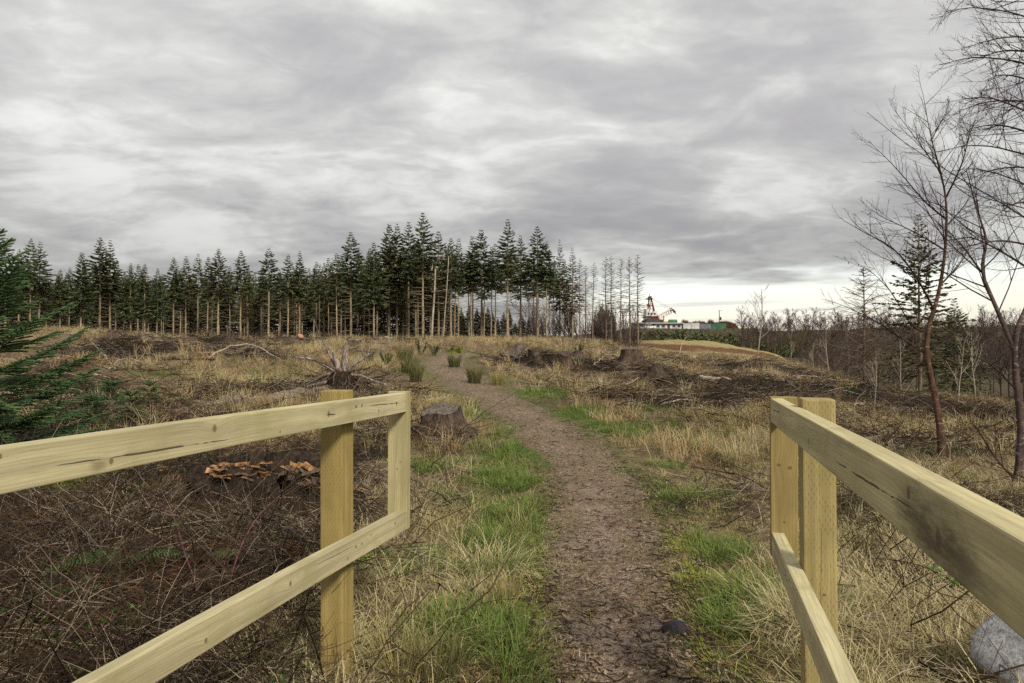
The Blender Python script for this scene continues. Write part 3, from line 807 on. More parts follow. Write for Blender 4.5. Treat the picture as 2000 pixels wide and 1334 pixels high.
rs = RS(77)
def pxof(X, Y): return 1000 + FPX * X / Y
def right_edge(px_, Y): return np.clip(sstep(px_, 1700, 1500) + sstep(Y, 40, 32), 0, 1)
def leftfore(px_, Y): return sstep(px_, 650, 560) * sstep(Y, 8.4, 7.0)
# pale straw grass, near and far
X, Y = field(30000, rs, 2.2, 11, .9); dk, gr, mo, ru = zones(X, Y); pd = path_d(X, Y); n_ = fbm(X, Y, .9, 3, 41); px_ = pxof(X, Y)
keep = np.clip((1.05 - dk * 1.2) * (1 - .8 * gr) * sstep(pd, .10, .6), 0, 1) * np.clip(.02 + 3.2 * (n_ - .48), .03, 1) * (1 - .78 * leftfore(px_, Y))
keep *= 1 - .62 * sstep(Y, 7.5, 5.0) * sstep(px_, 640, 700) * sstep(px_, 1540, 1480)
keep = np.clip(keep + .22 * sstep(px_, 1520, 1600) * (1 - dk), 0, 1)
place('dry_straw_grass', 'straw', X, Y, keep * .72, .55, 1.2, 'pale dry straw grass beside the path and fences', 'grass', rs, .25)
X, Y = field(52000, rs, 9.5, 48, .6); dk, gr, mo, ru = zones(X, Y); pd = path_d(X, Y); n_ = fbm(X, Y, .45, 4, 42); px_ = pxof(X, Y)
keep = np.clip((1.05 - dk * 1.25) * (1 - .7 * gr) * sstep(pd, .12, .6), 0, 1) * np.clip(.02 + 3.0 * (n_ - .43), .02, 1) * right_edge(px_, Y) * np.clip(sstep(px_, 1250, 1200) + sstep(Y, 47, 42), 0, 1)
place('far_straw_grass', 'straw_far', X, Y, keep * .75, .55, 1.2, 'pale dry grass over the cleared field below the forest', 'grass', rs, .2)
# taller tan tussocks further out and along the crest
X, Y = field(14000, rs, 9, 50, .6); dk, gr, mo, ru = zones(X, Y); pd = path_d(X, Y); n_ = fbm(X, Y, .5, 3, 43); px_ = pxof(X, Y)
keep = np.clip(sstep(n_, .50, .68) + .7 * sstep(Y, 25, 34) * sstep(px_, 650, 800) * sstep(px_, 1260, 1180), 0, 1) * (1 - .85 * dk) * (1 - gr) * sstep(pd, .3, .8) * right_edge(px_, Y)
place('tan_tussock_grass', 'tan', X, Y, keep * .8, .6, 1.2, 'tan tussock grass in clumps towards the forest', 'grass', rs, .2)
# green grass along the path
X, Y = field(30000, rs, 2.2, 34, .9, 300, 1800); dk, gr, mo, ru = zones(X, Y); pd = path_d(X, Y)
keep = np.clip(gr * 1.8 - .15 + .10 * sstep(pd, 1.0, .2), 0, 1) * sstep(pd, .02, .25)
place('green_grass', 'green', X, Y, keep * .95, .6, 1.5, 'short bright green grass fringing the path', 'grass', rs, .2)
X, Y = field(34000, rs, 2.2, 20, .8, 300, 1900); dk, gr, mo, ru = zones(X, Y); pd = path_d(X, Y); n_ = fbm(X, Y, 1.3, 4, 47)
keep = np.clip(.6 * sstep(pd, -.32, .06) * sstep(pd, 1.3, .3) + sstep(n_, .52, .62) * sstep(pd, -.62, -.3) * .6 * sstep(pd, 1.0, .4) + .45 * sstep(pd, 0, .3) * (1 - .6 * dk) * (1 - leftfore(pxof(X, Y), Y)), 0, 1)
place('short_turf', 'short', X, Y, keep * .8, .6, 1.2, 'thin trodden turf along the edges of the path', 'turf', rs, .2)
X, Y = field(60000, rs, 2.2, 30, 1.0); dk, gr, mo, ru = zones(X, Y); pd = path_d(X, Y)
keep = np.clip(mo * 1.8 - .15, 0, 1) + .08 * sstep(pd, .5, 0) * sstep(pd, -.35, 0)
place('moss', 'moss', X, Y, keep, .7, 1.5, 'yellow green moss in cushions on the ground', 'moss', rs, .2)
# brash
X, Y = field(12000, rs, 2.2, 11, .95); dk, gr, mo, ru = zones(X, Y); pd = path_d(X, Y); px_ = pxof(X, Y)
keep = np.clip(dk * .9 + .10 + leftfore(px_, Y) * .45, 0, 1) * sstep(pd, .2, .8) * (1 - .8 * gr)
place('dark_brash', 'brash_dark', X, Y, keep * .62, .5, 1.3, 'dark tangled dead twigs heaped behind the left fence', 'brash', rs, .6, .02)
X, Y = field(9000, rs, 2.2, 11, .9); dk, gr, mo, ru = zones(X, Y); pd = path_d(X, Y); px_ = pxof(X, Y)
keep = np.clip(dk * .5 + .08 + leftfore(px_, Y) * .14, 0, 1) * sstep(pd, .2, .8) * (1 - .8 * gr)
place('pale_brash', 'brash_pale', X, Y, keep * .6, .45, 1.0, 'bleached dead twigs tangled in the foreground brash', 'brash', rs, .65, .04)
X, Y = field(19000, rs, 10, 46, .7); dk, gr, mo, ru = zones(X, Y); pd = path_d(X, Y); px_ = pxof(X, Y)
keep = np.clip(dk * 1.2 + .10, 0, 1) * sstep(pd, .3, .9) * (1 - .8 * gr)
place('far_dark_brash', 'brash_dark_far', X, Y, keep * .75, .6, 1.4, 'dark windrows of felling brash across the field', 'brash', rs, .35, .02)
X, Y = field(15000, rs, 10, 46, .7); dk, gr, mo, ru = zones(X, Y); pd = path_d(X, Y); px_ = pxof(X, Y)
keep = np.clip(dk * .9 + .12, 0, 1) * sstep(pd, .7, 1.2) * (1 - .8 * gr)
place('far_pale_brash', 'brash_pale_far', X, Y, keep * .6, .45, 1.0, 'bleached twigs scattered over the cleared field', 'brash', rs, .2, .03)
# dead bracken
X, Y = field(12000, rs, 2.2, 46, .9); dk, gr, mo, ru = zones(X, Y); pd = path_d(X, Y); px_ = pxof(X, Y)
keep = np.clip(ru * 1.2 - .1 +   .12 * leftfore(px_, Y) + .10 * dk, 0, 1) * sstep(pd, .3, .8)
place('dead_bracken', 'bracken', X, Y, keep * .6, .5, 1.1, 'rust brown dead bracken lying in patches', 'bracken', rs, .3)
# bark chips
X, Y = field(22000, rs, 2.4, 20, .9, 700, 1500); pd = path_d(X, Y)
keep = sstep(pd, .1, -.15)
place('bark_chips', 'chip', X, Y, keep * .8, .6, 1.5, 'brown bark chips and grit strewn over the path', 'bark chips', rs, .3, .012)
# litter on the path: short dark twigs and curled brown leaves
for k in range(5):
    mb = MB()
    for i in range(3):
        a = rs.rand() * 6.28; p = np.array([(rs.rand() - .5) * .2, (rs.rand() - .5) * .2, .004])
        mb.tube(crooked(rs, p, (math.cos(a), math.sin(a), 0), .03 + .07 * rs.rand(), 2, .4), [.0028, .002, .001], 3, False)
    proto('litter', mb, m_twig_d)
def leaf_proto(kind, m_, n, spread, size, h):
    mb = MB()
    for i in range(n):
        a = rs.rand() * 6.28; c = np.array([(rs.rand() - .5) * spread, (rs.rand() - .5) * spread, h * rs.rand() + .004]); u = np.array([math.cos(a), math.sin(a), (rs.rand() - .5) * .8]); v = np.array([-math.sin(a), math.cos(a), (rs.rand() - .5) * .8]); L = size * (.6 + .7 * rs.rand())
        mb.add([c, c + u * L * .35 + v * L * .32, c + u * L, c + u * L * .35 - v * L * .32 + (0, 0, L * .1)], None, [(0, 1, 2), (0, 2, 3)])
    proto(kind, mb, m_)
for k in range(3): leaf_proto('litter', m_leafb, 3, .2, .022, .0)
X, Y = field(9000, rs, 2.4, 14, .9, 700, 1600); pd = path_d(X, Y)
place('path_litter', 'litter', X, Y, sstep(pd, .5, -.1) * .55 + .1, .7, 1.5, 'dark twig bits and brown leaves littering the path', 'litter', rs, .15, .014)
# leaves caught among the brambles
for k in range(3): leaf_proto('bleaf', m_leaf if k < 2 else m_leafb, 4, .10, .045, .10)
X, Y = field(4500, rs, 2.4, 8.5, .9, -100, 660); n_ = fbm(X, Y, 1.4, 3, 61)
place('bramble_leaves', 'bleaf', X, Y, sstep(n_, .54, .68) * .30 * leftfore(pxof(X, Y), Y), .6, 1.2, 'small green and brown bramble leaves in the dark heap', 'leaves', rs, .5, .07)
# ------------------------------------------------------------------ trees
def bark_mat(name, lo, hi, scale=3.0, streak=None, flat=False):
    m_, t, b = mat(name)
    tcn = t.new('ShaderNodeTexCoord'); P = tcn.outputs['Object']
    n1 = t.noise(t.vm('MULTIPLY', P, (1.0, 1.0, .35)), scale * 4, 5, .6)
    oi = t.new('ShaderNodeObjectInfo')
    c = t.mix(t.step(n1, .3, .7), lo, hi)
    if streak:
        n2 = t.noise(t.vm('MULTIPLY', P, (1.0, 1.0, 3.0)), scale * 3, 4, .6)
        c = t.mix(t.step(n2, .55, .68), c, streak)
    c = t.mix(t.m('MULTIPLY', oi.outputs['Random'], .4), c, tuple(k * .55 for k in lo))
    t.put(b.inputs['Base Color'], c)
    bump(t, b, n1, .6, .01)
    return m_
def needle_mat(name, lo, hi, trans=.12):
    m_, t, b = mat(name)
    oi = t.new('ShaderNodeObjectInfo'); a_ = attr(t, 'tint')
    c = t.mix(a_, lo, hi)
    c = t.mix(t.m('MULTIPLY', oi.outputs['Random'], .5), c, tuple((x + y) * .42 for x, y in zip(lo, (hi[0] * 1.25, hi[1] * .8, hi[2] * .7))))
    t.put(b.inputs['Base Color'], c)
    b.inputs['Roughness'].default_value = .7
    tr = t.new('ShaderNodeBsdfTranslucent'); t.put(tr.inputs['Color'], c)
    mx = t.new('ShaderNodeMixShader'); mx.inputs[0].default_value = trans
    t.l.new(b.outputs[0], mx.inputs[1]); t.l.new(tr.outputs[0], mx.inputs[2]); t.l.new(mx.outputs[0], t.n['Material Output'].inputs['Surface'])
    return m_
m_trunk = bark_mat('spruce_bark', (0.21, 0.16, 0.10), (0.43, 0.34, 0.225), 2.0)
m_deadb = bark_mat('dead_branch_bark', (0.15, 0.115, 0.075), (0.30, 0.235, 0.155), 2.0)
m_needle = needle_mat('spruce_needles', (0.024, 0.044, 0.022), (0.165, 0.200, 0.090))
m_needle_near = needle_mat('young_spruce_needles', (0.026, 0.060, 0.026), (0.165, 0.270, 0.105), .15)
m_needle_br = needle_mat('thin_spruce_needles', (0.045, 0.045, 0.022), (0.115, 0.10, 0.05))
m_needle_deep = needle_mat('shaded_spruce_needles', (0.022, 0.022, 0.013), (0.060, 0.058, 0.032))  # darker needle copy: the shade inside the forest is put into its colour
m_larch = bark_mat('larch_bark', (0.10, 0.075, 0.055), (0.23, 0.175, 0.125), 2.0)
m_snag = bark_mat('bleached_wood', (0.24, 0.20, 0.155), (0.48, 0.42, 0.34), 2.0)
m_birch = bark_mat('red_birch_bark', (0.042, 0.025, 0.019), (0.135, 0.070, 0.047), 4.0, (0.24, 0.17, 0.13))
m_birch2 = bark_mat('grey_birch_bark', (0.045, 0.030, 0.028), (0.125, 0.085, 0.078), 4.0, (0.25, 0.21, 0.18))
m_btwig = bark_mat('birch_twigs', (0.030, 0.020, 0.017), (0.070, 0.048, 0.038), 6.0)
m_bare = bark_mat('bare_wood', (0.060, 0.044, 0.028), (0.125, 0.094, 0.060), 1.0)
m_bare_p = bark_mat('purple_scrub_wood', (0.062, 0.042, 0.040), (0.125, 0.085, 0.080), 1.0)
m_palestem = bark_mat('pale_stem', (0.24, 0.205, 0.155), (0.40, 0.35, 0.28), 2.0)
m_bush = needle_mat('scrub_leaves', (0.045, 0.055, 0.026), (0.125, 0.135, 0.065), .2)

def curve(p0, d0, L, n, sag):
    """a branch that starts along d0 and bends by sag"""
    s = np.linspace(0, 1, n + 1)[:, None]
    return np.asarray(p0) + np.asarray(d0) * L * s + np.array([0, 0, 1.0]) * sag * L * s ** 2

def spruce_mesh(seed, h, cs, lmax, dens=1.0, dead=1.0, rt=.115, spray=.42, sway=.10, low_taper=.85, dstep=1.0):
    rs = RS(seed); tr = MB(); de = MB(); cr = MB()
    k = 12; z = np.linspace(-.4, h, k)
    sx = np.cumsum((rs.rand(k) - .5) * sway * .5); sy = np.cumsum((rs.rand(k) - .5) * sway * .5)
    tp = np.stack([sx, sy, z], 1)
    tr.tube(tp, rt * (1 - np.clip(z / h, 0, 1) * .93), 7)
    cen = lambda zz: np.array([np.interp(zz, z, sx), np.interp(zz, z, sy), zz])
    zz = (.10 if dstep == 1 else .02) * h
    while zz < cs * h + .1 * h:
        for i in range(rs.randint(3, 6) if rs.rand() < dead else 0):
            a = rs.rand() * 2 * PI; L = lmax * (.35 + .6 * rs.rand()) * (.6 + .4 * zz / (cs * h))
            p = curve(cen(zz), (math.cos(a), math.sin(a), -.1 + .35 * rs.rand()), L, 3, -.30 + .35 * rs.rand())
            de.tube(p, np.array([.017, .014, .010, .005]) * (1 if dstep == 1 else 2.2), 3, False)
            for j in range(3):
                q_ = p[1] + (p[3] - p[1]) * rs.rand()
                de.tube(curve(q_, (math.cos(a + (rs.rand() - .5) * 2), math.sin(a + (rs.rand() - .5) * 2), (rs.rand() - .7) * .6), L * .28, 2, -.2), [.005, .004, .002], 3, False)
        zz += (.22 + .25 * rs.rand()) * dstep
    zz = cs * h; V = []; A = []
    while zz < h * .995:
        t_ = (zz - cs * h) / (h - cs * h)
        base = lmax * 1.12 * (1 - t_) ** 1.02 * (low_taper + (1 - low_taper) * min(1, t_ / .3))
        nb = rs.randint(4, 7)
        a0 = rs.rand() * 2 * PI
        for i in range(nb):
            L = base * (.65 + .6 * rs.rand()) + .08
            a = a0 + i * 2 * PI / nb + (rs.rand() - .5) * .5
            e = -.15 + .85 * t_ + (rs.rand() - .5) * .3
            d0 = np.array([math.cos(a) * math.cos(e), math.sin(a) * math.cos(e), math.sin(e)])
            sag = -.28 * (1 - t_) + .12
            p0 = cen(zz)
            if L > .35: cr_p = curve(p0, d0, L, 2, sag); de.tube(cr_p, [.010, .007, .002], 3, False)
            ns = int((7 + 22 * L) * dens)
            s = .10 + .90 * rs.rand(ns) ** .8
            side = np.array([-math.sin(a), math.cos(a), 0])
            pos = p0 + d0 * (L * s)[:, None] + np.array([0, 0, 1.0]) * (sag * L * s ** 2)[:, None]
            sg = np.sign(rs.rand(ns) - .5)
            dr = d0[None] * (.55 + .3 * rs.rand(ns))[:, None] + side[None] * (sg * (.25 + .75 * rs.rand(ns)))[:, None] + np.array([0, 0, 1.0]) * (-.45 + .55 * rs.rand(ns))[:, None]
            dr /= np.linalg.norm(dr, axis=1)[:, None]
            ln = spray * (.45 + .75 * rs.rand(ns)) * (1 - .35 * s) * min(1, .22 + .85 * L)
            wv = np.cross(dr, rs.rand(ns, 3) - .5); wv /= np.linalg.norm(wv, axis=1)[:, None]
            wd = ln * (.15 + .11 * rs.rand(ns))
            mid = pos + dr * (ln * .45)[:, None]
            V.append(np.stack([pos, mid + wv * wd[:, None], pos + dr * ln[:, None], mid - wv * wd[:, None]], 1))
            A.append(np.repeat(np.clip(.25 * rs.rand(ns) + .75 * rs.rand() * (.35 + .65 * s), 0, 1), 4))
        zz += (.20 + .12 * rs.rand()) * (h / 11) ** .5
    tip = cen(h)
    V = np.concatenate(V); n = len(V)
    cr.add(V.reshape(-1, 3), np.arange(n * 4).reshape(n, 4), a=np.concatenate(A))
    return tr, de, cr

SPR = {}
def spruce_proto(key, *a, nm=None, **kw):
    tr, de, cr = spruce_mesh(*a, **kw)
    SPR[key] = (tr.mesh('trunk', m_trunk, True), de.mesh('dead_branches', m_deadb), cr.mesh('crown', nm or m_needle), a[1])
for i in range(6): spruce_proto(('edge', i), 100 + i, 11.0, .50 + .05 * (i % 3), 1.32 + .2 * (i % 2), dens=1.35, dead=1.0)
for i in range(4): spruce_proto(('dense', i), 140 + i, 11.0, .32 + .06 * (i % 2), 1.7, dens=1.5, dead=.8)
for i in range(4): spruce_proto(('slim', i), 160 + i, 11.0, .55, 1.2, dens=1.2, dead=.9, rt=.10)
for i in range(3): spruce_proto(('thin', i), 180 + i, 11.0, .32, 1.15, dens=.75, dead=.9, nm=m_needle_br)
def place_spruce(key, px, top, Y, label, group, rs, name='spruce_tree', cat='tree'):
    X = (px - 1000) / FPX * Y; z0 = gz(X, Y)
    zt = at(px, top, Y)[2]
    tm, dm, cm, h0 = SPR[key]
    s = (zt - z0) / h0
    e = empty(name, (X, Y, z0), rs.rand() * 6.28, label, cat, group)
    sxy = s * (.95 + .3 * rs.rand())
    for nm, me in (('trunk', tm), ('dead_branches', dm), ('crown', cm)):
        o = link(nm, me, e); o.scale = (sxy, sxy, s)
        if nm == 'dead_branches': o['kind'] = 'stuff'
    return e

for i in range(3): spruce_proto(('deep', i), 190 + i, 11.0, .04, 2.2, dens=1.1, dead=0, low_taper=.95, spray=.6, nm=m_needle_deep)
rs = RS(9)
FRONT = [(10, 465, 'edge'), (36, 486, 'dense'), (58, 466, 'edge'), (76, 473, 'edge'), (117, 526, 'dense'), (157, 490, 'dense'), (194, 463, 'edge'), (214, 470, 'edge'), (255, 515, 'dense'), (282, 516, 'dense'), (306, 524, 'dense'),
         (338, 502, 'edge'), (362, 500, 'slim'), (385, 493, 'slim'), (405, 500, 'slim'), (426, 485, 'edge'), (470, 490, 'edge'), (483, 515, 'thin'), (524, 484, 'edge'), (562, 497, 'edge'), (585, 491, 'edge'),
         (624, 515, 'edge'), (642, 502, 'slim'), (658, 493, 'slim'), (685, 454, 'edge'), (730, 473, 'dense'), (759, 434, 'dense'), (775, 437, 'edge'), (798, 434, 'edge'), (826, 416, 'edge'), (856, 450, 'slim'),
         (881, 466, 'edge'), (895, 463, 'slim'), (924, 458, 'slim'), (941, 447, 'edge'), (967, 473, 'slim'), (992, 428, 'edge'), (1016, 459, 'slim'), (1050, 443, 'edge'), (1068, 470, 'slim'), (1093, 468, 'thin'), (1118, 484, 'thin')]
ORD = ['first', 'second', 'third', 'fourth', 'fifth', 'sixth', 'seventh', 'eighth', 'ninth', 'tenth']
def ordinal(n):
    if n <= 10: return ORD[n - 1]
    suf = 'th' if 10 <= n % 100 <= 20 else {1: 'st', 2: 'nd', 3: 'rd'}.get(n % 10, 'th')
    return '%d%s' % (n, suf)
KIND = {'edge': ('bare-trunked spruce with green upper crown', 6), 'dense': ('bushy dark green spruce', 4), 'slim': ('slender spruce with narrow crown', 4), 'thin': ('thin brownish spruce with sparse crown', 3)}
special = {826: 'tallest spruce of the forest edge, its point above all its neighbours', 992: 'tall spruce with blunt dense top, highest in the right half of the forest', 685: 'tall broad spruce standing alone above the lower left part of the forest', 194: 'tallest spruce of the left forest edge, beside its narrower twin', 1118: 'thin brownish spruce at the right end of the forest, next to the bare larches'}
for i, (px, top, kd) in enumerate(FRONT):
    lab = special.get(px) or '%s, %s tree from left in the front row' % (KIND[kd][0], ordinal(i + 1))
    place_spruce((kd, rs.randint(0, KIND[kd][1])), px, top, 51 + 6 * rs.rand(), lab, 'spruces along the forest edge', rs)
inner = 'dark spruce standing inside the forest behind its front row'
for i in range(26):      # second row of thin bare stems
    px = 90 + 800 * (i + rs.rand()) / 26
    place_spruce(('slim', rs.randint(0, 4)) if i % 3 else ('thin', rs.randint(0, 3)), px, np.interp(px, [0, 110, 200, 300, 600, 690, 760, 880], [500, 530, 500, 520, 510, 490, 465, 475]) + 22 * rs.rand(), 57 + 3 * rs.rand(), inner, 'spruces inside the forest', rs)
for i in range(64):      # inner rows, left and middle part
    px = -70 + 950 * (i + rs.rand()) / 64
    top = (np.interp(px, [0, 110, 200, 300, 600, 690, 760, 880], [500, 532, 505, 528, 520, 490, 470, 480]) + 26 * rs.rand())
    place_spruce(('dense', rs.randint(0, 4)) if rs.rand() < .75 else ('edge', rs.randint(0, 6)), px, top, 59 + 22 * (i * .618 % 1), inner, 'spruces inside the forest', rs)
for i in range(56):      # deep inside, closing the view between the trunks
    px = -90 + 965 * (i + rs.rand()) / 56
    place_spruce(('deep', rs.randint(0, 3)), px, 535 + 22 * rs.rand(), 68 + 20 * ((i * .618) % 1), inner, 'spruces inside the forest', rs)
for i in range(18):      # low dark young growth under the thinner right part
    px = 872 + 190 * (i + rs.rand()) / 18
    place_spruce(('deep', rs.randint(0, 3)), px, 585 + 30 * rs.rand() + (px - 872) * .12, 80 + 20 * rs.rand(), inner, 'spruces inside the forest', rs)
for i in range(13):      # the stand thins out to the right, sky shows through
    px = 885 + 230 * (i + rs.rand()) / 13
    place_spruce(('slim', rs.randint(0, 4)), px, 470 + 40 * rs.rand() + (px - 885) * .12, 60 + 14 * rs.rand(), inner, 'spruces inside the forest', rs)

# ------------------------------------------------------------------ leafless trees
RMIN = [.0012]
def grow(out, rs, p, d, L, r, lvl, maxl, nch, ang, ratio, wob, up=.0, n=5, sides=5, first=.25):
    pts = crooked(rs, p, d, L, n, wob, -up)
    out[min(lvl, len(out) - 1)].tube(pts, np.linspace(r, r * .35, n + 1), max(3, sides - lvl), False)
    if lvl >= maxl: return pts
    kids(out, rs, pts, L, r, lvl, maxl, nch, ang, ratio, wob, up, n, sides, first)
    return pts
def kids(out, rs, pts, L, r, lvl, maxl, nch, ang, ratio, wob, up, n, sides, first=.25):
    k = len(pts) - 1
    for i in range(nch[lvl]):
        s = first + (1 - first) * (i + rs.rand()) / nch[lvl]
        j = min(int(s * k), k - 1); f = s * k - j
        q = pts[j] * (1 - f) + pts[j + 1] * f
        tg = pts[j + 1] - pts[j]; tg = tg / (np.linalg.norm(tg) + 1e-9)
        rnd = rs.rand(3) - .5; rnd -= tg * (rnd @ tg); rnd /= np.linalg.norm(rnd) + 1e-9
        a = ang * (.6 + .8 * rs.rand())
        d = tg * math.cos(a) + rnd * math.sin(a)
        grow(out, rs, q, d, L * ratio * (1.15 - .7 * s) * (.6 + .7 * rs.rand()), max(r * (1 - .6 * s) * .5, RMIN[0]), lvl + 1, maxl, nch, ang, ratio, wob, up, max(3, n - 1), sides)

def bare_proto(seed, h, r, nch=(14, 7, 5), ang=.8, ratio=.45, wob=.25, up=.03, maxl=3, thick=1.0, m1=None, first=.25, stems=1):
    rs = RS(seed); o = [MB(), MB(), MB()]
    for s in range(stems):
        d = np.array([(rs.rand() - .5) * .25 * (1 if stems == 1 else 3), (rs.rand() - .5) * .25 * (1 if stems == 1 else 3), 1])
        grow(o, rs, (0, 0, -.2), d, h * (1 if s == 0 else .6 + .4 * rs.rand()), r, 0, maxl, nch, ang, ratio, wob, up, 8, 6, first)
    b = MB()
    for x in o[1:]:
        for v_ in x.v: pass
        off = 0
        if x.v: b.add(np.vstack(x.v), np.vstack(x.q))
    return o[0].mesh('trunk', m1 or m_bare, True), b.mesh('branches', m1 or m_bare)
def put_bare(pr, name, X, Y, s, label, cat='tree', group=None, rs=rs, z=None):
    e = empty(name, (X, Y, gz(X, Y) if z is None else z), rs.rand() * 6.28, label, cat, group)
    for nm, me in (('trunk', pr[0]), ('branches', pr[1])):
        o = link(nm, me, e); o.scale = (s, s, s)
        if nm == 'branches': o['kind'] = 'stuff'
    return e
# far wood across the valley: 11 m trees with twigs thick enough to read at 100-200 m
RMIN[0] = .020
FARP = [bare_proto(300 + i, 9.0, .13, (20, 10, 6), .75, .42, .22, .05, 3, m1=(m_bare if i % 3 else m_bare_p)) for i in range(4)]
RMIN[0] = .007
rs = RS(31)
def far_tree(px, base_py, top_py, Y, label, group, name='bare_tree'):
    X = (px - 1000) / FPX * Y; z = gz(X, Y)
    zt = at(px, top_py, Y)[2]
    return put_bare(FARP[rs.randint(0, 4)], name, X, Y, max(2.5, zt - z) / 9.0, label, 'tree', group, rs)
lab_far = 'leafless brown tree in the far wood across the valley'
for i in range(170):
    px = 1285 + 800 * (i * .61803 % 1)
    Y = 85 + 150 * ((i * .7548) % 1) ** 1.2
    if px < 1450: Y = 150 + 100 * rs.rand(); top = 644 + 8 * rs.rand()
    else: top = np.interp(Y, [85, 240], [640, 603]) + 14 * (rs.rand() - .4)
    far_tree(px, 0, top, Y, lab_far, 'leafless trees of the far wood')
for i in range(36):      # nearer edge of the valley thicket
    px = 1560 + 500 * (i + rs.rand()) / 36
    Y = 48 + 26 * rs.rand()
    far_tree(px, 0, np.interp(px, [1560, 1650, 2050], [668, 652, 640]) + 30 * rs.rand(), Y, 'leafless tree in the thicket at the valley edge, below the far wood', 'leafless trees of the valley thicket')

# purple-brown scrub and larches at the right end of the forest
SCRUB = [bare_proto(340 + i, 2.6, .035, (8, 5, 3), .6, .5, .25, .06, 3, m1=m_bare_p, first=.1, stems=5) for i in range(3)]
for i in range(15):
    px = 1030 + 215 * (i + rs.rand()) / 15; Y = 50 + 10 * rs.rand()
    put_bare(SCRUB[rs.randint(0, 3)], 'bare_scrub', (px - 1000) / FPX * Y, Y, .8 + .6 * rs.rand(), 'purple brown leafless scrub under the right end of the forest', 'shrub', 'leafless scrub below the larches', rs)
def larch_mesh(seed, h, r, lmax, sag=.15, cs=.35, twig=.35, rb=1.0):
    rs = RS(seed); tr = MB(); br = MB()
    z = np.linspace(-.3, h, 10); sx = np.cumsum((rs.rand(10) - .5) * .06); sy = np.cumsum((rs.rand(10) - .5) * .06)
    tr.tube(np.stack([sx, sy, z], 1), r * (1 - .92 * np.clip(z / h, 0, 1)), 6)
    zz = cs * h
    while zz < h:
        t_ = (zz - cs * h) / (h - cs * h)
        for i in range(rs.randint(2, 5)):
            a = rs.rand() * 6.28; L = lmax * (1 - t_) ** .6 * (.5 + .6 * rs.rand()) + .08
            c0 = np.array([np.interp(zz, z, sx), np.interp(zz, z, sy), zz])
            p = curve(c0, (math.cos(a), math.sin(a), .05 + .5 * t_), L, 4, sag * (rs.rand() - .6))
            br.tube(p, np.linspace(.012, .004, 5) * (h / 10) ** .5 * rb, 3, False)
            for j in range(int(5 + 4 * L)):
                s = rs.rand(); q_ = p[0] + (p[4] - p[0]) * s; k = int(s * 4); q_ = p[min(k, 3)] + (p[min(k, 3) + 1] - p[min(k, 3)]) * (s * 4 - k)
                sgn = 1 if j % 2 else -1
                d_ = np.array([math.cos(a + sgn * .9), math.sin(a + sgn * .9), -.25 + .4 * rs.rand()])
                br.tube(curve(q_, d_, twig * L * (1.1 - s) * (.5 + rs.rand()) + .05, 2, -.15), np.array([.006, .004, .003]) * (h / 10) ** .5 * rb, 3, False)
        zz += .22 * (h / 10) ** .7 * (.7 + .6 * rs.rand())
    return tr, br
LAR = []
for i in range(3):
    a_, b_ = larch_mesh(400 + i, 8.5, .095, 1.15, cs=.36, rb=1.9); LAR.append((a_.mesh('trunk', m_larch, True), b_.mesh('branches', m_larch)))
for i, (px, top) in enumerate([(1133, 506), (1144, 520), (1158, 512), (1184, 503), (1194, 501), (1212, 506), (1230, 503), (1246, 498)]):
    Y = 45 + 3 * rs.rand(); X = (px - 1000) / FPX * Y; z0 = gz(X, Y)
    put_bare(LAR[i % 3], 'larch_tree', X, Y, (at(px, top, Y)[2] - z0) / 8.5, 'leafless larch right of the forest, %s of eight from the left' % ORD[i], 'tree', 'leafless larches at the forest end', rs)
# broken snags among the front spruces
for px, top, lab in ((843, 525, 'broken bleached snag trunk with a jagged top before the forest'), (866, 500, 'thin dead leaning stem beside the broken snag')):
    Y = 49; X = (px - 1000) / FPX * Y; z0 = gz(X, Y); hh = at(px, top, Y)[2] - z0
    e = empty('dead_snag', (X, Y, z0), 0, lab, 'snag'); tm = MB(); bm_ = MB(); r0 = .085 if px < 850 else .045
    tm.tube(crooked(rs, (0, 0, -.3), (.02, 0, 1), hh + .3, 8, .05), np.linspace(r0, r0 * .55, 9), 8)
    for k in range(4): tm.tube(curve((.04 * math.cos(k * 1.6), .04 * math.sin(k * 1.6), hh - .15), (.1, .05, 1), .25 + .3 * rs.rand(), 2, 0), [.035, .02, .003], 4)
    for k in range(7):
        zz = hh * (.35 + .6 * rs.rand()); bm_.tube(curve((0, 0, zz), (math.cos(k * 2.4), math.sin(k * 2.4), .3), .5 + .8 * rs.rand(), 4, -.3), [.02, .016, .012, .008, .003], 4, False)
    tm.build('trunk', m_snag, e, True); bm_.build('dead_branches', m_snag, e)['kind'] = 'stuff'
# dead conifer, spruce and young birches on the right slope
a_, b_ = larch_mesh(431, 4.6, .075, 1.6, sag=-.35, cs=.16, twig=.3, rb=1.9)
def put_at(px, base, top, Y, h0, pr, name, label, cat='tree', group=None):
    X = (px - 1000) / FPX * Y; z0 = gz(X, Y)
    return put_bare(pr, name, X, Y, (at(px, top, Y)[2] - z0) / h0, label, cat, group, rs)
put_at(1690, 0, 522, 27, 4.6, (a_.mesh('trunk', m_larch, True), b_.mesh('branches', m_larch)), 'dead_conifer', 'dead conifer with bare drooping branches left of the red-barked birch')
tr, de, cr = spruce_mesh(455, 7.0, .12, 2.0, dens=.85, dead=.5, spray=.28, rt=.08)
SPR['right'] = (tr.mesh('trunk', m_deadb, True), de.mesh('dead_branches', m_deadb), cr.mesh('crown', m_needle_br), 7.0)
place_spruce('right', 1795, 418, 27, 'sparse dark spruce with open crown behind the red-barked birch', None, rs)
tr, de, cr = spruce_mesh(456, 7.0, .05, 2.2, dens=1.3, dead=.3, spray=.3, rt=.08)
SPR['right2'] = (tr.mesh('trunk', m_deadb, True), de.mesh('dead_branches', m_deadb), cr.mesh('crown', m_needle), 7.0)
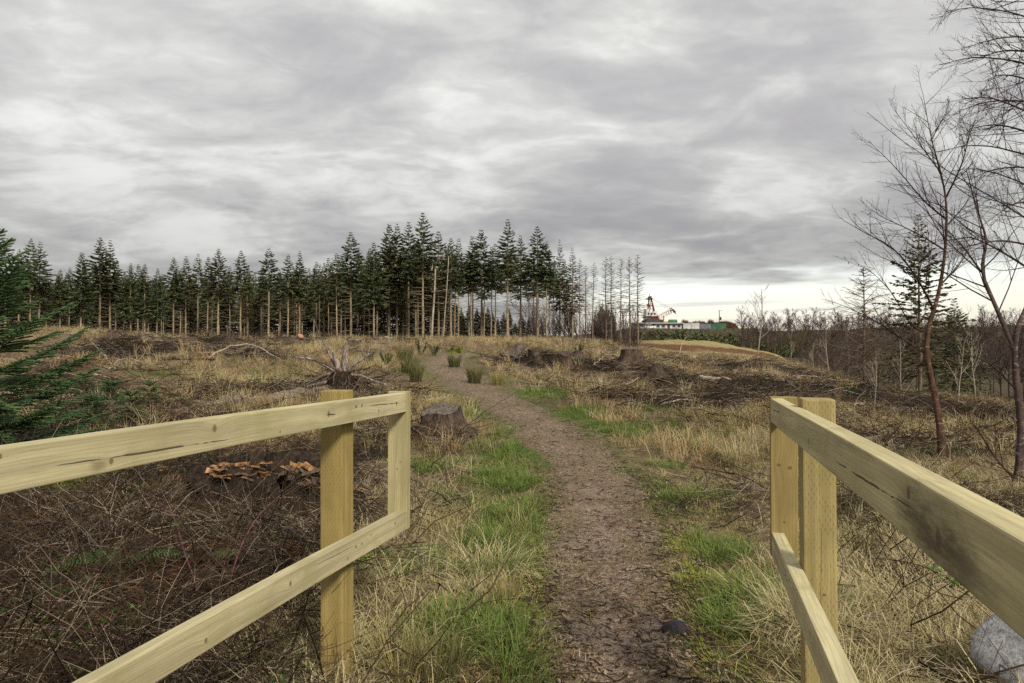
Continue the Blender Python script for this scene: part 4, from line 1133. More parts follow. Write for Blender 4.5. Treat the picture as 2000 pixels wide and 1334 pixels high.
place_spruce('right2', 1865, 585, 36, 'low dark green spruce in the thicket right of the red-barked birch', None, rs)
YB = [bare_proto(500 + i, 4.0, .04, (9, 5, 3), .55, .42, .16, .03, 3, m1=m_palestem, first=.3) for i in range(3)]
for i, (px, base, top, Y, lab) in enumerate([(1478, 690, 556, 38, 'tall thin pale birch on the slope before the far wood'), (1545, 700, 650, 40, 'small pale birch beside the grassy knoll end'),
        (1620, 740, 640, 33, 'slim birch at the foot of the grassy knoll'), (1704, 830, 690, 16, 'short white dead stem left of the red-barked birch'), (1655, 760, 668, 30, 'forked dark sapling between knoll and dead conifer'),
        (1590, 720, 672, 36, 'small leafless sapling near the end of the knoll'), (1905, 780, 640, 24, 'leafless sapling between the two near birches'), (1760, 780, 660, 25, 'leafless sapling in front of the sparse spruce'), (1870, 790, 655, 22, 'multi-twigged sapling right of the red-barked birch')]):
    put_at(px, base, top, Y, 4.0, YB[i % 3], 'birch_sapling', lab, 'sapling')
# olive scrub below the works site
def bush_mesh(seed, r, n):
    rs = RS(seed); v = rs.normal(size=(n, 3)); v /= np.linalg.norm(v, axis=1)[:, None]
    v *= (.45 + .55 * rs.rand(n) ** .4)[:, None] * r * np.array([1.25, 1, .8]); v[:, 2] = np.abs(v[:, 2])
    v *= (.75 + .5 * fbm(v[:, 0] * 3 / r, v[:, 1] * 3 / r + v[:, 2] * 2 / r, 1, 2, seed))[:, None]
    d = rs.normal(size=(n, 3)); d /= np.linalg.norm(d, axis=1)[:, None]; w_ = np.cross(d, rs.rand(n, 3) - .5); w_ /= np.linalg.norm(w_, axis=1)[:, None]
    L = r * .16
    mb = MB(); mb.add(np.stack([v, v + d * L * .5 + w_ * L * .25, v + d * L, v + d * L * .5 - w_ * L * .25], 1).reshape(-1, 3), np.arange(n * 4).reshape(n, 4), a=np.repeat(rs.rand(n), 4))
    st = MB()
    for k in range(6): st.tube(curve((0, 0, -.2), (math.cos(k) * .6, math.sin(k) * .6, 1), r * .7, 3, .1), np.linspace(.05, .015, 4) * r, 4, False)
    return mb.mesh('crown', m_bush), st.mesh('stem', m_bare)
BUSH = [bush_mesh(600 + i, 2.0, 1500) for i in range(3)]
for i in range(20):
    px = 1262 + 290 * (i + rs.rand()) / 20; Y = 105 + 60 * rs.rand(); X = (px - 1000) / FPX * Y
    e = empty('scrub_bush', (X, Y, gz(X, Y)), rs.rand() * 6, 'olive scrub bush on the bank below the works site', 'bush', 'scrub bushes below the works site')
    pr = BUSH[i % 3]; s = 1.4 + 1.0 * rs.rand()
    for nm, me in (('crown', pr[0]), ('stem', pr[1])):
        o = link(nm, me, e); o.scale = (s, s, s * .9)
Y = 62; X = (1180 - 1000) / FPX * Y
e = empty('evergreen_bush', (X, Y, gz(X, Y)), 0, 'dark rounded evergreen bush behind the larches', 'bush')
for nm, me in zip(('crown', 'stem'), BUSH[1]):
    o = link(nm, me, e); o.scale = (.5, .5, 1.9)

RMIN[0] = .0016
# ------------------------------------------------------------------ the two near birches
def guided(px_pts, Y, dY=0.0, n=4):
    """polyline given by photograph pixels, standing at depth Y with drift dY"""
    k = len(px_pts); P = np.array([at(a, b, Y + dY * i / max(1, k - 1)) for i, (a, b) in enumerate(px_pts)])
    s = np.linspace(0, k - 1, (k - 1) * n + 1)
    Q = np.stack([np.interp(s, np.arange(k), P[:, i]) for i in range(3)], 1)
    kk = np.array([.25, .5, .25])
    for _ in range(3):
        Q[1:-1] = .25 * Q[:-2] + .5 * Q[1:-1] + .25 * Q[2:]
    return Q
def birch(name, label, trunk_px, Y, r0, limbs, bark, twigm, seed, rtop=.25, tw=(12, 6), tl=.40, buds=70):
    rs = RS(seed)
    tp = guided(trunk_px, Y)
    base = tp[0].copy(); base[2] = gz(base[0], base[1])
    e = empty(name, base, 0, label, 'tree')
    tr = MB(); br = [MB(), MB(), MB()]; bud = MB()
    tp = np.vstack([base + np.array([0, 0, -.15]), tp])
    rr = np.interp(np.linspace(0, 1, len(tp)), [0, .06, .3, .5, .7, 1], [1.35, 1.0, .80, .52, .3, rtop]) * r0
    rr *= 1 + .10 * (fbm(np.arange(len(tp)) * .9, np.zeros(len(tp)), 1, 2, seed) - .5)
    tr.tube(tp - base, rr, 10)
    tips = []
    for j, (lp, dY, r) in enumerate(limbs):
        q = guided(lp, Y, dY); L = np.linalg.norm(np.diff(q, axis=0), axis=1).sum()
        q = q + np.cumsum((rs.rand(*q.shape) - .5) * .012 * L, axis=0) * np.linspace(0, 1, len(q))[:, None]
        lm = MB(); lm.tube(q - base, np.linspace(r * .85, r * .16, len(q)), 6, False)
        lm.build('limb', bark if r > .02 else twigm, e, True)
        kids(br, rs, q - base, L, r * .7, 0, 2, tw, .75, tl, .24, .10, 5, 5, .12)
    kids(br, rs, tp[len(tp) // 2:] - base, np.linalg.norm(tp[-1] - tp[len(tp) // 2]), r0 * .4, 0, 2, tw, .8, tl, .22, .05, 5, 5, .2)
    allv = MB()
    for x in br:
        if x.v: allv.add(np.vstack(x.v), np.vstack(x.q))
    V = np.vstack(allv.v)
    for k in rs.randint(0, len(V), buds):      # old cones and buds hanging from the twigs
        c = V[k]; L = .014 + .014 * rs.rand()
        allv.tube([c, c + (0, 0, -L * .5), c + (0, 0, -L)], [.002, .0055, .002], 5)
    tr.build('trunk', bark, e, True); allv.build('twigs', twigm, e)['kind'] = 'stuff'
    return e
birch('birch_tree', 'slender red-barked birch behind the right fence rail', [(1838, 915), (1838, 850), (1826, 770), (1808, 695), (1812, 640), (1834, 575), (1847, 490), (1850, 400), (1838, 335), (1818, 270), (1803, 185)], 9.3, .045,
      [([(1808, 692), (1745, 650), (1690, 615), (1615, 585)], .8, .016), ([(1824, 605), (1792, 545), (1745, 487), (1655, 442)], -.9, .020), ([(1850, 430), (1806, 395), (1762, 335), (1705, 272)], .7, .016),
       ([(1848, 385), (1878, 325), (1893, 262), (1905, 235)], -.6, .014), ([(1836, 335), (1795, 280), (1735, 200)], .4, .011), ([(1838, 555), (1872, 520), (1905, 462)], 1.0, .016), ([(1847, 490), (1800, 460), (1730, 425), (1690, 400)], 1.2, .014),
       ([(1812, 650), (1780, 640), (1735, 560), (1680, 520)], -1.2, .013), ([(1818, 275), (1842, 230), (1855, 198)], -.2, .008), ([(1850, 440), (1885, 400), (1920, 330)], .8, .013), ([(1808, 700), (1850, 660), (1890, 640)], .9, .010)],
      m_birch, m_btwig, 71, rtop=.06, tw=(22, 8), tl=.36)
lim2 = [([(1980, 680), (1946, 602), (1915, 531), (1928, 470), (1900, 400), (1880, 330)], .6, .030), ([(1986, 940), (1941, 893), (1904, 825), (1885, 822)], .4, .016), ([(1984, 760), (1930, 705), (1870, 690)], -.5, .013), ([(1916, 530), (1880, 480), (1838, 440)], .8, .014)]
rsl = RS(4)
tr2 = [(1967, 982), (1990, 930), (1996, 825), (1986, 762), (1980, 678), (1988, 636), (2005, 600), (2050, 500), (2075, 380), (2085, 220), (2075, 60), (2060, -140), (2050, -330)]
for k in range(24):
    y0 = 520 - 34 * k + 20 * rsl.rand(); x0 = float(np.interp(-y0, [-600, -500, -380, -220, -60, 140, 330], [2005, 2050, 2075, 2085, 2075, 2060, 2050]))
    reach = 110 + 150 * rsl.rand() * (1 if y0 < 330 else .8)
    if -20 < y0 < 60: reach = 240
    up_ = -35 + 70 * rsl.rand()
    x1 = x0 - reach
    lim2.append(([(x0, y0), (x0 - reach * .4, y0 - 35 - up_ * .3), (x0 - reach * .75, y0 - 45 - up_), (x1, y0 - 30 - up_ * 1.2)], (rsl.rand() - .5) * 2.4, .012 + .008 * rsl.rand()))
birch('birch_tree', 'grey purple birch at the right edge with twigs filling the upper right corner', tr2, 7.8, .043, lim2, m_birch2, m_btwig, 72, tw=(18, 9), tl=.42, buds=200)

# ------------------------------------------------------------------ near spruces at the left edge
def young_spruce(h, lmax, seed, whorl=.26, lat=.085, needles=55, nl=.024, nw=.0046, zlow=.06):
    rs = RS(seed); tr = MB(); br = MB(); NV = []; NA = []; core = MB()
    tr.tube(np.stack([np.zeros(8), np.zeros(8), np.linspace(-.1, h, 8)], 1), np.linspace(.022 * h / 1.5 + .004, .004, 8), 7)
    def brush(p0, p1, tint):
        L = np.linalg.norm(p1 - p0); n = int(needles * L / .2) + 4
        core.tube([p0, p1], nl * .36, 5, False, a=tint * .6)
        tg = (p1 - p0) / (L + 1e-9); s = rs.rand(n)
        rd = rs.normal(size=(n, 3)); rd[:, 2] += .25; rd -= tg * (rd @ tg)[:, None]; rd /= np.linalg.norm(rd, axis=1)[:, None] + 1e-9
        d = rd * .8 + tg * .62; ln = nl * (.7 + .5 * rs.rand(n)); a = p0 + (p1 - p0) * s[:, None]
        w_ = np.cross(d, rs.rand(n, 3) - .5); w_ /= np.linalg.norm(w_, axis=1)[:, None] + 1e-9
        NV.append(np.stack([a - w_ * nw / 2, a + w_ * nw / 2, a + d * ln[:, None]], 1)); NA.append(np.repeat(np.clip(tint + .3 * (rs.rand(n) - .5), 0, 1), 3))
    z = h * zlow
    while z < h * .97:
        t_ = z / h; nb = rs.randint(4, 7) if h > 1 else 4; a0 = rs.rand() * 6.28
        for i in range(nb):
            L = lmax * (1 - t_) ** .8 * (.7 + .5 * rs.rand()) + .05; a = a0 + i * 6.283 / nb + (rs.rand() - .5) * .5
            e = .16 + .55 * t_ + (rs.rand() - .5) * .2
            p = curve((0, 0, z), (math.cos(a) * math.cos(e), math.sin(a) * math.cos(e), math.sin(e)), L, 8, -.02 + .16 * rs.rand())
            br.tube(p, np.linspace(.004 + .006 * L, .002, 9), 4, False)
            ag = rs.rand()
            for k in range(2, 8): brush(p[k], p[k + 1], .15 + .75 * (k / 8) ** 2 * (.4 + .6 * ag))
            s = .16
            while s < .97:
                k = int(s * 8); f = s * 8 - k; q = p[k] * (1 - f) + p[k + 1] * f; tg = p[k + 1] - p[k]; tg /= np.linalg.norm(tg)
                for sg in (-1, 1):
                    sd_ = np.array([-math.sin(a), math.cos(a), 0]) * sg
                    l2 = (.08 + .42 * (1 - s) * L * (.6 + .5 * rs.rand())) * (.6 + .4 * min(1, s * 3)); l2 = min(l2, .42)
                    d = tg * .75 + sd_ * .75 + np.array([0, 0, .05 - .22 * rs.rand()]); d /= np.linalg.norm(d)
                    c = curve(q, d, l2, 3, -.10)
                    br.tube(c, [.003, .0025, .002, .001], 3, False)
                    for k2 in range(3): brush(c[k2], c[k2 + 1], .05 + .38 * k2 * (.3 + .7 * ag))
                    if l2 > .2:
                        for sg2 in (-1, 1):
                            q2 = c[1]; d2 = d * .8 + np.cross(d, (0, 0, 1)) * sg2 * .6; c2 = curve(q2, d2 / np.linalg.norm(d2), l2 * .45, 2, -.1)
                            brush(c2[0], c2[1], .3); brush(c2[1], c2[2], .5 + .3 * rs.rand())
                s += lat / max(L, .2)
        z += whorl * (.75 + .5 * rs.rand())
    brush(np.array([0, 0, h * .8]), np.array([0, 0, h]), .6)
    nv = np.concatenate(NV); n = len(nv); cr = MB(); cr.add(np.vstack(core.v), np.vstack(core.q), a=np.concatenate(core.a)); cr.add(nv.reshape(-1, 3), None, np.arange(n * 3).reshape(n, 3), a=np.concatenate(NA))
    return tr.mesh('trunk', m_deadb, True), br.mesh('branches', m_deadb), cr.mesh('needles', m_needle_near)
def put_spruce(pr, X, Y, s, label, rz, cat='tree', group=None, name='young_spruce'):
    e = empty(name, (X, Y, gz(X, Y)), rz, label, cat, group)
    for nm, me in zip(('trunk', 'branches', 'needles'), pr):
        o = link(nm, me, e); o.scale = (s, s, s)
    return e
big = young_spruce(2.65, 1.32, 801, whorl=.19, lat=.060)
put_spruce(big, -5.68, 7.7, 1.0, 'large young spruce with thick green boughs at the left edge', .4)
sap = [young_spruce(.55, .30, 810 + i, whorl=.11, lat=.06, needles=40, nl=.020) for i in range(3)]
SAPS = [(165, 790, 1.0, 'spruce seedling nearest the big young spruce'), (215, 812, 1.05, 'spruce seedling in the middle of the seedling patch behind the left rail'), (255, 835, .95, 'spruce seedling low behind the left rail, below its neighbours'), (292, 800, .85, 'spruce seedling at the right end of the seedling patch'), (180, 850, 1.1, 'bushy spruce seedling just above the left rail'), (110, 835, 1.2, 'spruce seedling under the boughs of the big young spruce')]
for i, (px, py, s, lab) in enumerate(SAPS):
    p = hit1(px, py)
    put_spruce(sap[i % 3], p[0], p[1], s, lab, i * 1.3, 'seedling', 'spruce seedlings behind the left fence', 'spruce_seedling')
# ------------------------------------------------------------------ stumps, logs, roots, branches
def old_wood(name, lo, hi, moss=0.0, scale=1.0):
    m_, t, b = mat(name)
    tcn = t.new('ShaderNodeTexCoord'); P = tcn.outputs['Object']
    n1 = t.noise(t.vm('MULTIPLY', P, (1, 1, .22)), 22 * scale, 6, .65); n2 = t.noise(P, 5 * scale, 4, .6)
    c = t.mix(t.step(n1, .32, .70), lo, hi)
    c = t.mix(t.step(n2, .5, .75, 0, .55), c, tuple(k * .4 for k in lo))
    if moss:
        n3 = t.noise(P, 3.5 * scale, 5, .65)
        c = t.mix(t.step(n3, .62 - .3 * moss, .72 - .25 * moss), c, t.mix(n1, (0.06, 0.085, 0.012), (0.20, 0.22, 0.035)))
    t.put(b.inputs['Base Color'], c); bump(t, b, n1, .9, .03)
    return m_
m_stump = old_wood('stump_bark', (0.032, 0.022, 0.016), (0.13, 0.095, 0.072), .0)
m_stump_g = old_wood('stump_bark_grey', (0.055, 0.044, 0.038), (0.19, 0.155, 0.13), 0)
m_stump_m = old_wood('stump_mossy', (0.04, 0.03, 0.018), (0.10, 0.08, 0.04), .55)
m_cut = old_wood('cut_wood_grey', (0.20, 0.155, 0.115), (0.42, 0.35, 0.27), 0, .5)
m_cut_o = old_wood('cut_wood_orange', (0.26, 0.125, 0.06), (0.48, 0.27, 0.15), 0, .5)
m_rot = old_wood('rotten_orange_wood', (0.10, 0.048, 0.020), (0.42, 0.225, 0.095), 0, 1.2)
m_peat = old_wood('peaty_soil', (0.010, 0.007, 0.005), (0.050, 0.034, 0.024), 0, 1.0)
m_log = old_wood('weathered_log', (0.075, 0.055, 0.042), (0.27, 0.205, 0.16), .12)
m_pale = old_wood('bleached_branch', (0.21, 0.165, 0.125), (0.48, 0.40, 0.32), 0)
m_brown = old_wood('brown_branch', (0.055, 0.038, 0.028), (0.17, 0.12, 0.09), 0)
m_root = old_wood('root_wood', (0.10, 0.078, 0.066), (0.36, 0.30, 0.26), 0)

def stump(px, py, r, h, label, bark=None, cut=None, tilt=(0, 0), seed=0, roots=5):
    rs = RS(900 + seed); p = hit1(px, py)
    if p[1] > 16: r, h = r * .62, h * .68
    e = empty('tree_stump', p, 0, label, 'stump', 'stumps on the cleared ground'); e.rotation_euler = (tilt[0], tilt[1], rs.rand() * 6)
    n = 28; th = np.arange(n) * 2 * PI / n; lob = rs.rand(roots) * 2 * PI
    lobes = sum(np.exp(-((np.angle(np.exp(1j * (th - l)))) / .28) ** 2) for l in lob)
    zs = np.array([-.25, -.05, .08, .25, .5, .75, .93, 1.0]) ; V = []
    for z in zs:
        fl = max(0, 1 - z) ** 3
        rr = r * (1 + fl * (.35 + .75 * lobes) + .10 * lobes * (1 - .5 * z) + .20 * (vnoise(th * 3 + seed, np.full(n, z * 1.2)) - .5))
        jag = (.22 * h * (vnoise(th * 2.2, th * 0 + seed) - .5)) if z > .9 else 0
        V.append(np.stack([rr * np.cos(th), rr * np.sin(th), np.full(n, z * h) + jag], 1))
    k = len(zs); i = np.arange(k - 1)[:, None] * n; j = np.arange(n)[None]; j2 = (j + 1) % n
    mb = MB(); mb.add(np.vstack(V), np.stack([i + j, i + j2, i + n + j2, i + n + j], -1).reshape(-1, 4))
    mb.build('bark', bark or m_stump, e, True)
    top = MB(); R = V[-1]; c = R.mean(0) + (0, 0, .01 * h); inner = c + (R - c) * np.array([.55, .55, .7])
    top.add(np.vstack([R * (.97, .97, 1) + (0, 0, .003), inner + (0, 0, .012), [c]]), [(a, (a + 1) % n, n + (a + 1) % n, n + a) for a in range(n)], [(n + a, n + (a + 1) % n, 2 * n) for a in range(n)])
    top.build('cut_face', cut or m_cut, e)
    for q in range(roots):
        a = lob[q]; L = r * (1.1 + 1.2 * rs.rand()); d = (math.cos(a), math.sin(a), -.12)
        rt = MB(); rt.tube(curve((math.cos(a) * r * .8, math.sin(a) * r * .8, .16 * h), d, L, 4, -.25), np.linspace(.30, .08, 5) * r, 6)
        rt.build('root', bark or m_stump, e, True)
    return e
stump(868, 845, .30, .36, 'weathered grey stump on the grass beside the path, near the left fence end', m_stump, m_stump_g, (.12, .22), 1)
stump(194, 640, .20, .34, 'tall pale-topped stump on the left ridge', m_stump_g, m_cut, (0, .1), 2)
stump(228, 660, .45, .36, 'broad purple-brown stump on the left ridge below the tall pale one', m_stump, m_stump_g, (.06, 0), 3)
stump(150, 662, .33, .28, 'dark stump nearest the big young spruce on the left ridge', m_stump, m_cut, (.2, -.2), 4)
stump(279, 660, .30, .24, 'low grey stump right of the broad one on the left ridge', m_stump_g, m_cut, (0, 0), 5)
stump(557, 664, .22, .24, 'small grey-topped stump left of the orange cut stump', m_stump, m_cut, (0, 0), 6)
stump(583, 664, .21, .34, 'stump with a fresh orange cut face on the ridge', m_stump_g, m_cut_o, (.75, .1), 7)
stump(692, 676, .44, .36, 'wide stump with pale flat top below the lone tall spruce', m_stump, m_cut, (.05, 0), 8)
stump(758, 668, .34, .30, 'jagged grey stump on the ridge under the densest spruces', m_stump_g, m_cut, (0, -.15), 9)
stump(782, 668, .26, .26, 'small dark stump beside the jagged grey one on the ridge', m_stump, m_stump_g, (0, .2), 10)
stump(1008, 698, .27, .58, 'tilted striped stump right of the path top', m_stump_g, m_stump_g, (-.1, .5), 11)
stump(1046, 703, .28, .50, 'dark rotten stump between the tilted stump and the brash', m_stump, m_stump, (.1, .25), 12)
stump(1102, 713, .34, .55, 'ragged dark stump in the brash right of the path', m_stump, m_stump, (.1, .3), 13)
stump(1232, 712, .44, .62, 'largest dark stump on the right, high on a brash heap', m_stump, m_stump_g, (0, -.05), 14)
stump(1284, 735, .28, .38, 'small black stump below the largest stump on the right', m_stump, m_stump, (.1, -.2), 15)
stump(893, 690, .34, .40, 'moss-covered stump at the top of the path', m_stump_m, m_stump_m, (0, .4), 16)
stump(1014, 668, .15, .30, 'small pale stump on the crest before the forest', m_cut, m_cut, (0, .1), 17)
stump(450, 668, .26, .26, 'dark stump among the brash on the ridge, left of the small grey-topped stump', m_stump, m_stump_g, (0, 0), 18)
stump(1130, 700, .22, .3, 'low dark stump right of the ragged one in the brash', m_stump, m_stump_g, (0, .1), 19)

def lying(name, pts_px, r, label, m_, cat='branch', group='fallen branches on the cleared ground', lift=.04, seed=0, twigs=4, n=5, knob=.12, hump=0.0, sides=6, taper=.35):
    """a stick or log lying along ground points given in photograph pixels"""
    rs = RS(1200 + seed)
    P = np.array([hit1(a, b) for a, b in pts_px]); k = len(P)
    s = np.linspace(0, k - 1, (k - 1) * n + 1)
    Q = np.stack([np.interp(s, np.arange(k), P[:, i]) for i in range(3)], 1)
    for _ in range(2): Q[1:-1] = .25 * Q[:-2] + .5 * Q[1:-1] + .25 * Q[2:]
    u = np.linspace(0, 1, len(Q)); L = np.linalg.norm(np.diff(Q, axis=0), axis=1).sum()
    Q[:, 2] = np.maximum(Q[:, 2], H(Q[:, 0], Q[:, 1])) + lift + hump * np.sin(PI * u)
    Q += (rs.rand(*Q.shape) - .5) * .02 * L * np.array([1, 1, .5])
    base = Q[0].copy(); e = empty(name, base, 0, label, cat, group)
    rr = r * (1 - (1 - taper) * u) * (1 + knob * 2 * (rs.rand(len(Q)) - .5))
    mb = MB(); mb.tube(Q - base, rr, sides); mb.build('stem', m_, e, True)
    for j in range(twigs):
        q = Q[rs.randint(1, len(Q) - 1)] - base; d = rs.rand(3) - .5; d[2] = abs(d[2]) * .8
        tw = MB(); tw.tube(crooked(rs, q, d, L * (.12 + .15 * rs.rand()), 4, .5, .03), np.linspace(r * .4, r * .12, 5), 4, False); tw.build('twig', m_, e)
    return e
lying('fallen_log', [(335, 818), (430, 800), (520, 788), (585, 776), (640, 770)], .115, 'long weathered brown log lying behind the left rail', m_log, 'log', None, .05, 1, 0, 6, .10, sides=12, taper=1.1)
lying('fallen_log', [(640, 786), (690, 778), (740, 765)], .06, 'dark knotty branch lying right of the left fence post top', m_brown, 'log', None, .04, 2, 3, 5, .2, sides=8)
lying('fallen_log', [(1690, 866), (1740, 858), (1800, 856)], .05, 'dark log lying behind the right rail near the red-barked birch', m_log, 'log', None, .04, 3, 2, 5, .1, sides=8)
lying('fallen_log', [(1366, 742), (1400, 744), (1428, 746)], .07, 'pale straight log at the left end of the dark windrow', m_pale, 'log', None, .05, 4, 0, 4, .08, sides=8)
lying('fallen_log', [(320, 705), (360, 707), (420, 706)], .06, 'dark log half buried in the left brash mound', m_brown, 'log', None, .06, 5, 2, 4, .1)
BR = [([(405, 704), (440, 696), (490, 690), (520, 702), (552, 708)], .022, 'long bleached branch arching over the grass left of the upturned root', m_pale, .25),
      ([(203, 695), (215, 708), (228, 724)], .022, 'short pale stick leaning on the left brash mound', m_pale, .0), ([(215, 722), (250, 717), (292, 722)], .014, 'thin arched twig on the left below the brash mound', m_pale, .22),
      ([(155, 738), (185, 736), (215, 740)], .022, 'pale branch right of the big young spruce', m_pale, .03), ([(70, 748), (100, 738), (150, 736)], .018, 'grey branch under the boughs of the big young spruce', m_pale, .1),
      ([(1548, 736), (1590, 740), (1645, 748)], .030, 'long bleached branch above the dark windrow on the right', m_pale, .04), ([(1320, 698), (1345, 695)], .05, 'pale log end near the grassy knoll', m_pale, .0), ([(1350, 700), (1378, 696)], .03, 'thin pale pole beside the pale log end near the knoll', m_pale, .03),
      ([(1160, 716), (1180, 706), (1205, 694)], .022, 'bleached branch leaning towards the largest right stump', m_pale, .1), ([(1224, 756), (1236, 748), (1248, 740)], .03, 'short pale stick below the largest right stump', m_pale, .0),
      ([(1310, 775), (1345, 782), (1380, 790)], .02, 'pale split branch in the dark patch right of the path', m_pale, .03), ([(1290, 795), (1330, 788), (1365, 786)], .016, 'thin grey branch crossing the pale split one', m_pale, .05),
      ([(610, 735), (640, 720), (655, 705)], .02, 'grey branch leaning on the left side of the upturned root', m_root, .1), ([(1600, 790), (1680, 795), (1760, 800)], .02, 'long thin branch on the windrow behind the right post', m_pale, .05),
      ([(1780, 800), (1840, 806), (1900, 815)], .02, 'dark branch on the ground between the two near birches', m_brown, .06), ([(700, 830), (745, 822), (800, 818)], .012, 'thin brown twig between the left post and end board', m_brown, .05),
      ([(1270, 1118), (1320, 1128)], .007, 'thin pale stick lying across the path', m_pale, .0), ([(1190, 1024), (1215, 1019)], .010, 'small orange-brown stick on the middle of the path', m_cut_o, .0), ([(1362, 1210), (1372, 1190)], .012, 'dark stick beside the dark stone at the path edge', m_brown, .0),
      ([(1280, 1300), (1330, 1322), (1375, 1318)], .016, 'dark root-like stick at the bottom of the path', m_brown, .0), ([(1105, 1235), (1130, 1262)], .008, 'small brown twig on the path near the bottom', m_brown, .0), ([(1360, 1178), (1410, 1170)], .010, 'grey twig right of the path above the dark stone', m_pale, .0),
      ([(1640, 1175), (1720, 1130), (1790, 1090)], .014, 'dark dead branch on the grass behind the right rail', m_brown, .05), ([(20, 1225), (110, 1160), (200, 1085), (270, 1030)], .010, 'long purplish dead stem across the dark bramble heap', m_root, .12),
      ([(0, 1130), (60, 1100), (130, 1095)], .009, 'pale arched stem at the left edge of the bramble heap', m_pale, .1), ([(130, 1315), (210, 1290), (260, 1270)], .010, 'pale stem low in the bottom left corner', m_pale, .05), ([(75, 985), (95, 1015)], .014, 'short broken stub in the bramble heap', m_log, .1)]
for i, (pp, r, lab, m_, hp) in enumerate(BR):
    if pp[0][1] < 810: r *= 1.35
    lying('fallen_branch', pp, r, lab, m_, 'branch', 'fallen branches on the cleared ground', .012 + r * .5, 20 + i, 0 if r < .012 else 2, 5, .12, hp, 6)

# upturned root with bleached roots
def upturned():
    rs = RS(55); p = hit1(668, 768); e = empty('upturned_root', p, 0, 'upturned stump with dark earthy base and bleached radiating roots behind the left post', 'root')
    S = p[1] / 15.0 * 1.05
    mb = MB(); n = 20; m = 12
    th, ph = np.meshgrid(np.arange(n) * 2 * PI / n, np.linspace(.02, PI / 2 + .5, m), indexing='ij')
    rr = .29 * (1 + .8 * (fbm(th * 2, ph * 3, 1, 3, 9) - .5))
    x = rr * np.sin(ph) * np.cos(th); y = rr * np.sin(ph) * np.sin(th); z = .12 + rr * 1.25 * np.cos(ph)
    idx = np.arange(n * m).reshape(n, m); nx = np.roll(idx, -1, 0)
    mb.add(np.stack([x, y, z], -1).reshape(-1, 3), np.stack([idx[:, :-1], idx[:, 1:], nx[:, 1:], nx[:, :-1]], -1).reshape(-1, 4))
    mb.build('earth_ball', m_peat, e, True)
    for k in range(26):      # fine hanging roots
        a = rs.rand() * 6.28; q = np.array([.3 * math.cos(a), .3 * math.sin(a), .15 + .35 * rs.rand()])
        t2 = MB(); t2.tube(crooked(rs, q, (math.cos(a), math.sin(a), -.6), .25 + .2 * rs.rand(), 4, .5, .1), np.linspace(.010, .003, 5), 4, False); t2.build('rootlet', m_brown, e)
    big_ = [((-.05, 0, .42), (-.25, -.1, 1), .42, .075), ((.05, 0, .42), (.15, -.1, 1), .50, .060), ((-.12, 0, .42), (-1, -.3, .55), 1.0, .035), ((-.16, 0, .38), (-1, -.2, .15), 1.1, .030), ((.10, 0, .42), (.75, -.2, .8), .75, .035),
            ((.16, 0, .36), (1, -.1, .1), .95, .028), ((-.1, .1, .42), (-.7, .3, .9), .95, .028), ((.05, .1, .44), (.2, .5, 1), .75, .025), ((.18, .05, .3), (1, .2, -.1), .9, .024), ((-.2, 0, .25), (-1, -.4, .0), 1.2, .030), ((.1, -.1, .4), (.6, -.6, .3), .7, .022), ((-.05, -.1, .44), (-.5, -.6, .6), .7, .022)]
    for q, d, L, r in big_:
        t2 = MB(); pts = crooked(rs, q, d, L, 8, .38, .07 if d[2] < .9 else 0); t2.tube(pts, np.linspace(r * 1.25, r * .3, 9), 7, False)
        for j in range(4):
            t2.tube(crooked(rs, pts[rs.randint(3, 8)], rs.rand(3) - .5 + np.array(d) * .5, L * .35, 4, .5, .03), np.linspace(r * .3, r * .1, 5), 4, False)
        t2.build('root', m_root if r > .024 else m_brown, e, True)
    e.scale = (S, S, S)
upturned()

